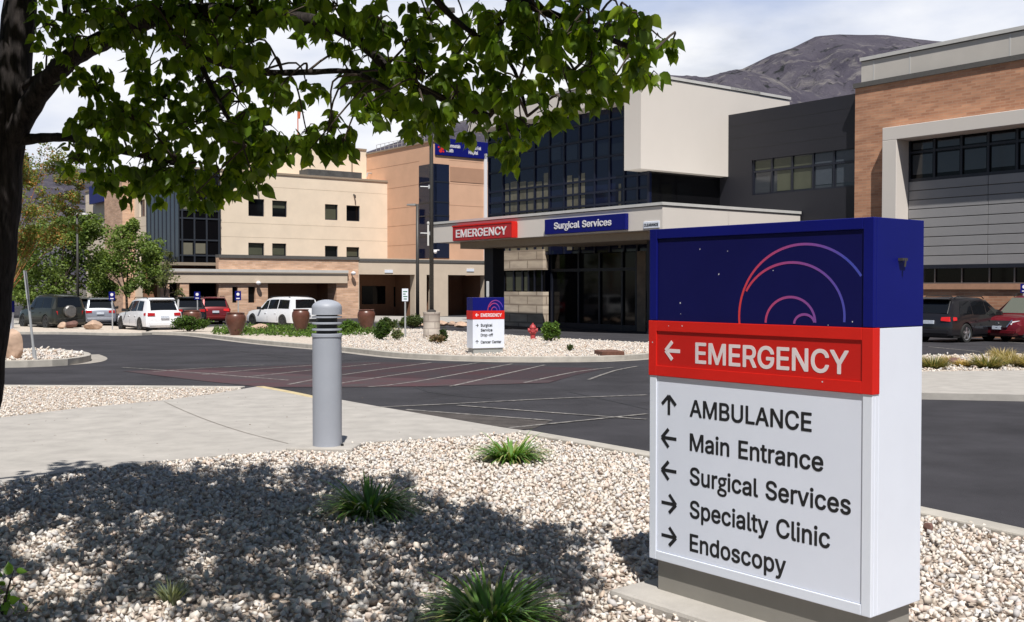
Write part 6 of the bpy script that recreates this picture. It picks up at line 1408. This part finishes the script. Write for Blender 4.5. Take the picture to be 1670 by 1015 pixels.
# sprays of leaves: photo pixel centre, radius in pixels, distance; density 0..1
SPR = []
def spray(x, y, r, d=1.0, Y=None):
    base = np.interp(x, [0, 300, 600, 1000, 1100], [6.2, 5.6, 5.0, 4.5, 4.4]); SPR.append((x, y, r, d, (Y or base) + rt_.uniform(-.45, .45)))
for (x, y, r, d) in [(150, 205, 50, 1), (130, 262, 36, .8), (185, 285, 42, 1), (235, 250, 55, 1), (240, 300, 38, 1), (300, 270, 55, 1), (320, 315, 24, .8), (360, 290, 40, 1), (352, 318, 20, .7), (400, 262, 40, .9), (415, 292, 24, .7),
                     (160, 150, 45, 1), (215, 195, 55, 1), (270, 160, 55, .9), (240, 110, 45, .9), (330, 200, 55, 1), (330, 130, 50, 1), (390, 165, 50, 1), (385, 215, 45, 1), (430, 205, 38, .9), (450, 150, 30, .7), (300, 70, 45, 1), (350, 50, 50, 1), (400, 80, 45, .9), (455, 30, 34, .8), (435, 118, 24, .6),
                     (200, 25, 55, 1), (140, 20, 50, 1), (80, 40, 40, .8), (75, 85, 26, .6), (260, 10, 55, 1), (330, 0, 55, 1), (410, 5, 55, 1), (480, 10, 50, .9), (520, 55, 30, .7), (550, 10, 50, .8), (470, 145, 28, .7), (500, 140, 28, .6), (470, 235, 30, .8), (500, 215, 30, .8), (540, 208, 34, .9), (530, 238, 24, .8), (560, 232, 24, .8), (505, 245, 16, .7), (430, 235, 35, .8), (120, 110, 30, .5), (80, 4, 26, .6),
                     (560, 60, 34, .8), (575, 130, 36, .9), (600, 90, 40, .9), (600, 170, 28, .8), (620, 30, 45, .8), (640, 130, 45, 1), (660, 70, 50, 1), (650, 180, 36, .9), (690, 120, 50, 1), (690, 170, 40, .9), (700, 30, 50, .9), (690, 206, 24, .9), (722, 188, 28, .9), (745, 152, 40, .9), (740, 100, 45, .9), (760, 40, 50, 1), (772, 196, 30, .9), (800, 160, 38, .9), (815, 212, 32, 1), (800, 90, 40, .8), (835, 240, 26, .9), (850, 195, 32, .9), (845, 130, 30, .7), (820, 40, 50, .9), (870, 70, 45, .9), (885, 175, 28, .8), (905, 120, 32, .8), (920, 60, 40, .9), (930, 150, 24, .8), (960, 110, 34, .9), (970, 150, 20, .8), (975, 60, 36, .9), (1000, 130, 24, .8), (1010, 85, 32, .9), (1040, 125, 24, .8), (1055, 75, 28, .8), (1075, 60, 20, .7), (880, 20, 45, .9), (950, 15, 45, .9), (1010, 30, 34, .8), (1060, 125, 14, .7), (1030, 20, 26, .7), (1090, 80, 10, .6), (905, 190, 14, .6)]:
    spray(x, y, r, d)
VIS = len(SPR)
LP, LD = [], []
NVmax = 10 ** 9
TW = MB()
def add_spray(C, rad, n, tw=True):
    j = np.argmin(((ALLN - C) ** 2).sum(1)); A_ = Vector(ALLN[j]); Cv = Vector(C)
    if tw and (A_ - Cv).length < (1.2 if len(LP) < NVmax else .7):
        m_ = (A_ + Cv) / 2 + Vector((rt_.uniform(-.08, .08), rt_.uniform(-.08, .08), .06 + .1 * (A_ - Cv).length))
        Bz = bez([A_, m_, Cv, Cv + Vector((rt_.uniform(-1, 1), rt_.uniform(-1, 1), -.5)) * rad * .6], 4); TW.tube(Bz, [.007 - .0055 * i / (len(Bz) - 1) for i in range(len(Bz))], 5)
    m = max(2, n // 6)
    for k in range(m):     # rosettes of about six leaves hanging from a spur
        c = np.array(C) + unit(1, rng)[0] * rad * rng.uniform(.15, 1.0) ** .6 * np.array([1, 1.3, 1])
        if tw and k % 2 == 0: TW.tube([Cv, (Cv + Vector(c)) / 2 + Vector((0, 0, .02)), Vector(c)], [.004, .003, .002], 4)
        for q in range(6):
            a = rng.uniform(0, 6.283); d = np.array([math.cos(a) * .9, math.sin(a) * .9, -rng.uniform(.5, 2.4)]); LP.append(c + rng.normal(0, .012, 3)); LD.append(d)
for (x, y, r, d, Y) in SPR:
    C = np.array(at(x, y, Y)); rad = r * Y / F
    add_spray(C, rad, int((78 if x < 440 else 56) * d * (r / 40) ** 2) + 8)
# the rest of the crown, above the frame: it throws the shade on the gravel
NV_ = len(LP); NVmax = NV_
REG = [(-900, 830), (-300, 815), (0, 788), (45, 762), (130, 753), (250, 754), (330, 750), (480, 753), (560, 766), (640, 773), (720, 800), (800, 828), (900, 848), (935, 880), (965, 915), (980, 940), (962, 985), (945, 1030), (945, 1500), (-900, 1500)]
LIT = [(75, 882, 55, 20), (95, 948, 70, 26), (640, 884, 62, 11), (250, 1005, 110, 24), (420, 990, 45, 14), (760, 900, 40, 7), (330, 905, 40, 12), (905, 905, 20, 9), (180, 905, 40, 9), (540, 845, 26, 8), (700, 945, 40, 12), (560, 935, 45, 10), (30, 835, 30, 8), (430, 900, 30, 7), (830, 960, 34, 10), (250, 850, 24, 6), (600, 990, 50, 14)]
def project(P):
    d = Vector(P) - EYE; z = d.dot(_f)
    return (835 + F * d.dot(_r) / z, 507.5 - F * d.dot(_u) / z) if z > .05 else (9999, 9999)
def shade_px(P):
    """where the shadow of a point falls on the gravel, in photo pixels"""
    P = Vector(P); return project(P - SUN * ((P.z - BED) / SUN.z))
def inside(x, y, poly):
    c = False
    for (x0, y0), (x1, y1) in zip(poly, poly[1:] + poly[:1]):
        if (y0 > y) != (y1 > y) and x < (x1 - x0) * (y - y0) / (y1 - y0) + x0: c = not c
    return c
def shade_ok(P):
    x, y = shade_px(P); y -= 6 + 12 * math.sin(x * .045) + 10 * math.sin(x * .11 + 1) + 8 * math.sin(x * .27)
    return inside(x, y, REG) and not any(((x - a) / c) ** 2 + ((y - b) / d) ** 2 < 1 for a, b, c, d in LIT)
lo_, hi_ = 0, 0
k = 0
while k < 1650:
    # pick a patch of shaded ground, then a height up the sun's ray where the crown can stand
    gx_, gy_ = rt_.uniform(-5.5, 1.2), rt_.uniform(2.2, 9.0); g_ = Vector((gx_, gy_, BED)); q = project(g_)
    if not inside(q[0], q[1], REG): continue
    if any(((q[0] - a) / (c * 1.1)) ** 2 + ((q[1] - b) / (d * 1.1)) ** 2 < 1 for a, b, c, d in LIT): continue
    C = g_ + SUN * (rt_.uniform(2.4, 5.3) / SUN.z); p_ = project(C)
    if -80 < p_[0] < 1750 and p_[1] > -95: continue
    if ((C.x + 3.2) / 4.4) ** 2 + ((C.y - 4.6) / 3.6) ** 2 > 1: continue
    add_spray(np.array(C), rt_.uniform(.16, .30), 48, tw=(k % 4 == 0 and (p_[1] < -330 or p_[0] < -300))); k += 1
def hidden(P): x, y = project(P); return not (-110 < x < 1780 and y > -110)
keep_ = [i < NV_ or (shade_ok(LP[i]) and hidden(LP[i])) for i in range(len(LP))]
LP = [p for p, q in zip(LP, keep_) if q]; LD = [p for p, q in zip(LD, keep_) if q]
LP = np.array(LP); LD = np.array(LD); n = len(LP)
V, Q, kk_ = pear_leaves(LP, LD, rng.uniform(.050, .086, n) * np.where(np.arange(n) < NV_, 1, 1.12), rng)
C = np.repeat(colour(n, [(.088, .150, .012), (.105, .175, .014), (.072, .125, .010), (.175, .25, .022), (.095, .160, .013)], rng, .16), kk_, 0)
np_mesh('crown', V, Q, M['leaf'], C, tree, smooth=True)
TW.build('twigs', M['bark2'], tree)
print('pear leaves', n)
# broad leaves at the lower left corner
b = G(4, 1004, BED); t = thing('leafy_sprout', 'bright green broad-leaved sprout at the lower left corner', 'plant', b)
n = 26; P = np.array(b) + rng.normal(0, 1, (n, 3)) * [.03, .05, .05] + [0, 0, .09]; D = unit(n, rng) + [0, 0, .3]
V, Q, k_ = pear_leaves(P, D, rng.uniform(.04, .07, n), rng); np_mesh('leaves', V, Q, M['leaf'], np.repeat(colour(n, [(.10, .20, .03), (.13, .24, .04)], rng), k_, 0), t, smooth=True)
mb = MB()
for p in P[:10]: mb.tube([tuple(b), tuple((np.array(b) + p) / 2 + [0, 0, .01]), tuple(p)], [.004, .003, .002], 4)
mb.build('stems', M['blade'] if False else M['bark2'], t)

# ---- background trees
def far_tree(label, px, Y, yb, crown, cols, n, size, seed, trunk_m='bark2', tw=.14, limbs=7, spread=.9, name='leafy_tree', group='trees by the car park'):
    """crown: list of (px, py, rpx) clumps"""
    rng = np.random.default_rng(seed); rr = random.Random(seed); b = GY(px, Y, .0); t = thing(name, label, 'tree', b, group=group)
    kk = Y / F; cs = []
    for (x, y, r) in crown:
        c = np.array(at(x, y, Y)); rad = r * kk
        for q in range(9): cs.append((c + unit(1, rng)[0] * rad * rng.uniform(.3, .85) * [1, 1.3, .9] + [0, rng.normal(0, rad * .5), 0], rad * rng.uniform(.28, .52)))
    i = rng.integers(0, len(cs), n); Cc = np.array([c[0] for c in cs]); Cr = np.array([c[1] for c in cs])
    P = Cc[i] + unit(n, rng) * (Cr[i] * rng.uniform(.2, 1.0, n) ** .5)[:, None]
    V, Q = leaf_quads(P, rng.uniform(.6, 1.3, n) * size, rng, up=.25)
    tone = rng.uniform(.75, 1.2, len(cs))[i][:, None]
    np_mesh('crown', V, Q, M['leaf_far'], np.repeat(colour(n, cols, rng, .15) * tone, 4, 0), t)
    fork = Vector((b.x, b.y, b.z)) + Vector((0, 0, 1.9)); mb = MB(); mb.tube([b - Vector((0, 0, .1)), b + Vector((.03, 0, 1)), fork], [tw, tw * .8, tw * .7], 10); mb.build('trunk', M[trunk_m], t, smooth=True)
    mb = MB(); order = list(range(len(crown))); rr.shuffle(order)
    for q in range(max(limbs, len(crown))):
        x, y, r = crown[order[q % len(crown)]]; e = at(x + rr.uniform(-r, r) * .5, y - r * rr.uniform(-.2, .6), Y + rr.uniform(-1, 1))
        mb.tube(bez([fork - Vector((0, 0, .2)), (fork * .55 + e * .45) + Vector((0, 0, rr.uniform(-.1, .5))), e], 4), [tw * .5 - tw * .45 * j / 8 for j in range(9)], 6)
    mb.build('branches', M[trunk_m], t, smooth=True)
FG = [(.13, .19, .045), (.165, .23, .06), (.10, .155, .035), (.19, .25, .07)]
far_tree('broad bright green tree behind the off-roader', 95, 70, 0, [(60, 420, 45), (100, 400, 48), (140, 395, 42), (70, 460, 40), (120, 450, 45), (160, 440, 38), (100, 370, 26), (30, 450, 40), (165, 470, 28), (140, 365, 22), (150, 385, 30), (60, 385, 32), (120, 380, 30), (40, 480, 26), (90, 485, 26)], FG, 22000, .20, 3)
far_tree('rounded green tree on a thin trunk behind the white suv', 206, 66, 0, [(205, 385, 26), (185, 410, 32), (225, 405, 32), (200, 440, 36), (240, 435, 30), (165, 440, 26), (258, 455, 18), (180, 465, 22), (230, 462, 24), (215, 372, 16), (250, 415, 20)], FG, 13000, .18, 4, tw=.10)
far_tree('sparse tree with orange branches and few leaves beside the dark trunk', 8, 62, 0, [(60, 290, 34), (90, 265, 30), (40, 340, 40), (80, 340, 40), (115, 330, 28), (60, 390, 36), (100, 380, 30), (30, 270, 34), (20, 400, 30), (120, 295, 20)], [(.17, .20, .05), (.14, .20, .045), (.34, .17, .06), (.20, .24, .07)], 13000, .15, 5, trunk_m='bark_orange', tw=.07, limbs=14, name='sparse_tree')
far_tree('thin pale sapling in front of the glass bay', 268, 62, 0, [(270, 430, 14), (285, 450, 14), (262, 460, 14), (292, 478, 12), (275, 415, 8)], [(.14, .15, .06), (.10, .12, .045)], 700, .14, 6, tw=.05, limbs=9, name='sapling')
far_tree('low green tree at far left behind the narrow white sign', 10, 78, 0, [(10, 450, 36), (-30, 430, 45), (40, 470, 28)], FG[:3], 6000, .2, 8)

# ---- bits of leaf and grit on the pavement
rng = np.random.default_rng(77); P = []
wpoly = [tuple(p) for p in pp(walk_near + walk_far, BED)]
while len(P) < 170:
    x, y = rng.uniform(-6, 1), rng.uniform(7.5, 15)
    if inside(x, y, wpoly): P.append((x, y, BED + .017))
P = np.array(P); V, Q = leaf_quads(P, rng.uniform(.01, .035, len(P)), rng, up=0); V[:, 2] = BED + .0135 + (V[:, 2] - BED - .0135) * .25
np_mesh('leaf_litter', V, Q, M['leaf_far'], np.repeat(colour(len(P), [(.10, .07, .04), (.05, .04, .03), (.2, .15, .1)], rng), 4, 0)); tag(bpy.data.objects['leaf_litter'], kind='stuff')

# ---- gravel: thousands of crushed stones per bed, nobody could count them
def hull_variants(k, npts, seed):
    rr = random.Random(seed); out = []
    for _ in range(k):
        bm = bmesh.new(); sx, sy, sz = 1, rr.uniform(.55, .92), rr.uniform(.38, .68)
        vs = []
        for _ in range(npts):
            v = Vector((rr.gauss(0, 1), rr.gauss(0, 1), rr.gauss(0, 1))).normalized() * rr.uniform(.70, 1.15); vs.append(bm.verts.new((v.x * sx * .5, v.y * sy * .5, v.z * sz * .5)))
        r = bmesh.ops.convex_hull(bm, input=vs)
        bmesh.ops.delete(bm, geom=[v for v in bm.verts if not v.link_faces], context='VERTS')
        bmesh.ops.triangulate(bm, faces=bm.faces); bm.verts.index_update()
        out.append((np.array([tuple(v.co) for v in bm.verts]), np.array([[v.index for v in f.verts] for f in bm.faces]))); bm.free()
    return out
HV = hull_variants(36, 10, 2); HL = hull_variants(16, 8, 3)
def in_poly(X, Y, poly):
    c = np.zeros(len(X), bool)
    for (x0, y0), (x1, y1) in zip(poly, poly[1:] + poly[:1]):
        if y0 == y1: continue
        c ^= ((y0 > Y) != (y1 > Y)) & (X < (x1 - x0) * (Y - y0) / (y1 - y0) + x0)
    return c
SCOL = np.array([(.66, .58, .49), (.70, .64, .56), (.60, .52, .43), (.52, .49, .46), (.64, .53, .44), (.44, .41, .38), (.56, .44, .34), (.68, .61, .53), (.60, .56, .52), (.72, .67, .60), (.36, .27, .20), (.62, .50, .42)])
SPB = np.array([10, 12, 9, 6, 9, 3, 3.5, 11, 7, 9, .8, 5]); SPB = SPB / SPB.sum()
def gravel(poly, spacing, smin, smax, seed, dz, variants, keep=None, layers=1):
    poly = [tuple(p) for p in poly]; rng = np.random.default_rng(seed); xs = [p[0] for p in poly]; ys = [p[1] for p in poly]
    gx, gy = np.meshgrid(np.arange(min(xs), max(xs), spacing), np.arange(min(ys), max(ys), spacing)); X = np.tile(gx.ravel(), layers); Y = np.tile(gy.ravel(), layers)
    X = X + rng.uniform(-.6, .6, len(X)) * spacing; Y = Y + rng.uniform(-.6, .6, len(Y)) * spacing
    m_ = in_poly(X, Y, poly)
    if keep is not None: m_ &= keep(X, Y)
    X, Y = X[m_], Y[m_]; n = len(X)
    S = smin + (smax - smin) * rng.beta(2, 3.2, n); Z = -.016 * np.clip(Y - 8, 0, 47) + dz + rng.uniform(-.25, .35, n) * S
    q = rng.normal(size=(n, 4)); q[:, 1:3] *= .55; q /= np.linalg.norm(q, axis=1, keepdims=True); w, x, y, z = q.T
    Rm = np.stack([1 - 2 * (y * y + z * z), 2 * (x * y - z * w), 2 * (x * z + y * w), 2 * (x * y + z * w), 1 - 2 * (x * x + z * z), 2 * (y * z - x * w), 2 * (x * z - y * w), 2 * (y * z + x * w), 1 - 2 * (x * x + y * y)], 1).reshape(n, 3, 3)
    vi = rng.integers(0, len(variants), n); col = SCOL[rng.choice(len(SCOL), n, p=SPB)] * rng.uniform(.86, 1.08, (n, 1)) * [.985, 1.0, 1.035]
    VV, TT_, CC, off = [], [], [], 0
    for k, (hv, ht) in enumerate(variants):
        s = np.nonzero(vi == k)[0]
        if not len(s): continue
        v = np.einsum('nij,vj->nvi', Rm[s], hv) * S[s][:, None, None] + np.stack([X[s], Y[s], Z[s]], 1)[:, None, :]
        VV.append(v.reshape(-1, 3)); TT_.append((ht[None] + (np.arange(len(s)) * len(hv))[:, None, None] + off).reshape(-1, 3)); CC.append(np.repeat(col[s], len(hv), 0)); off += len(s) * len(hv)
    o = np_mesh('gravel', np.vstack(VV), np.vstack(TT_), M['stone'], np.vstack(CC)); tag(o, kind='stuff')
    print('gravel', n)
vis = lambda X, Y: (np.abs(X) < .53 * Y + .5) & (Y > 3.6)
def not_sign(X, Y):
    s = (X - fs.Q.x) * fs.d.x + (Y - fs.Q.y) * fs.d.y; o = (X - fs.Q.x) * fs.n.x + (Y - fs.Q.y) * fs.n.y
    return ~((s > -.1) & (s < W_S + .1) & (o < .14) & (o > -.371 - .08)) & ~(np.hypot(X - bp.x, Y - bp.y) < .24)
W_S = 1.194
gravel(near_bed, .033, .024, .082, 1, BED - .004, HV, lambda X, Y: vis(X, Y) & not_sign(X, Y))
gravel(mid_bed, .055, .03, .075, 2, BED - .004, HL, lambda X, Y: np.abs(X) < .55 * Y + .4)
gravel(long_isl, .10, .05, .13, 3, .105, HL, lambda X, Y: (X > -.17 * Y) & (X < .2 * Y))
gravel(ipts, .12, .08, .22, 4, .14, HL, lambda X, Y: X > -.53 * Y)
gravel(right_bed, .11, .06, .14, 5, .085, HL, lambda X, Y: X < .52 * Y)
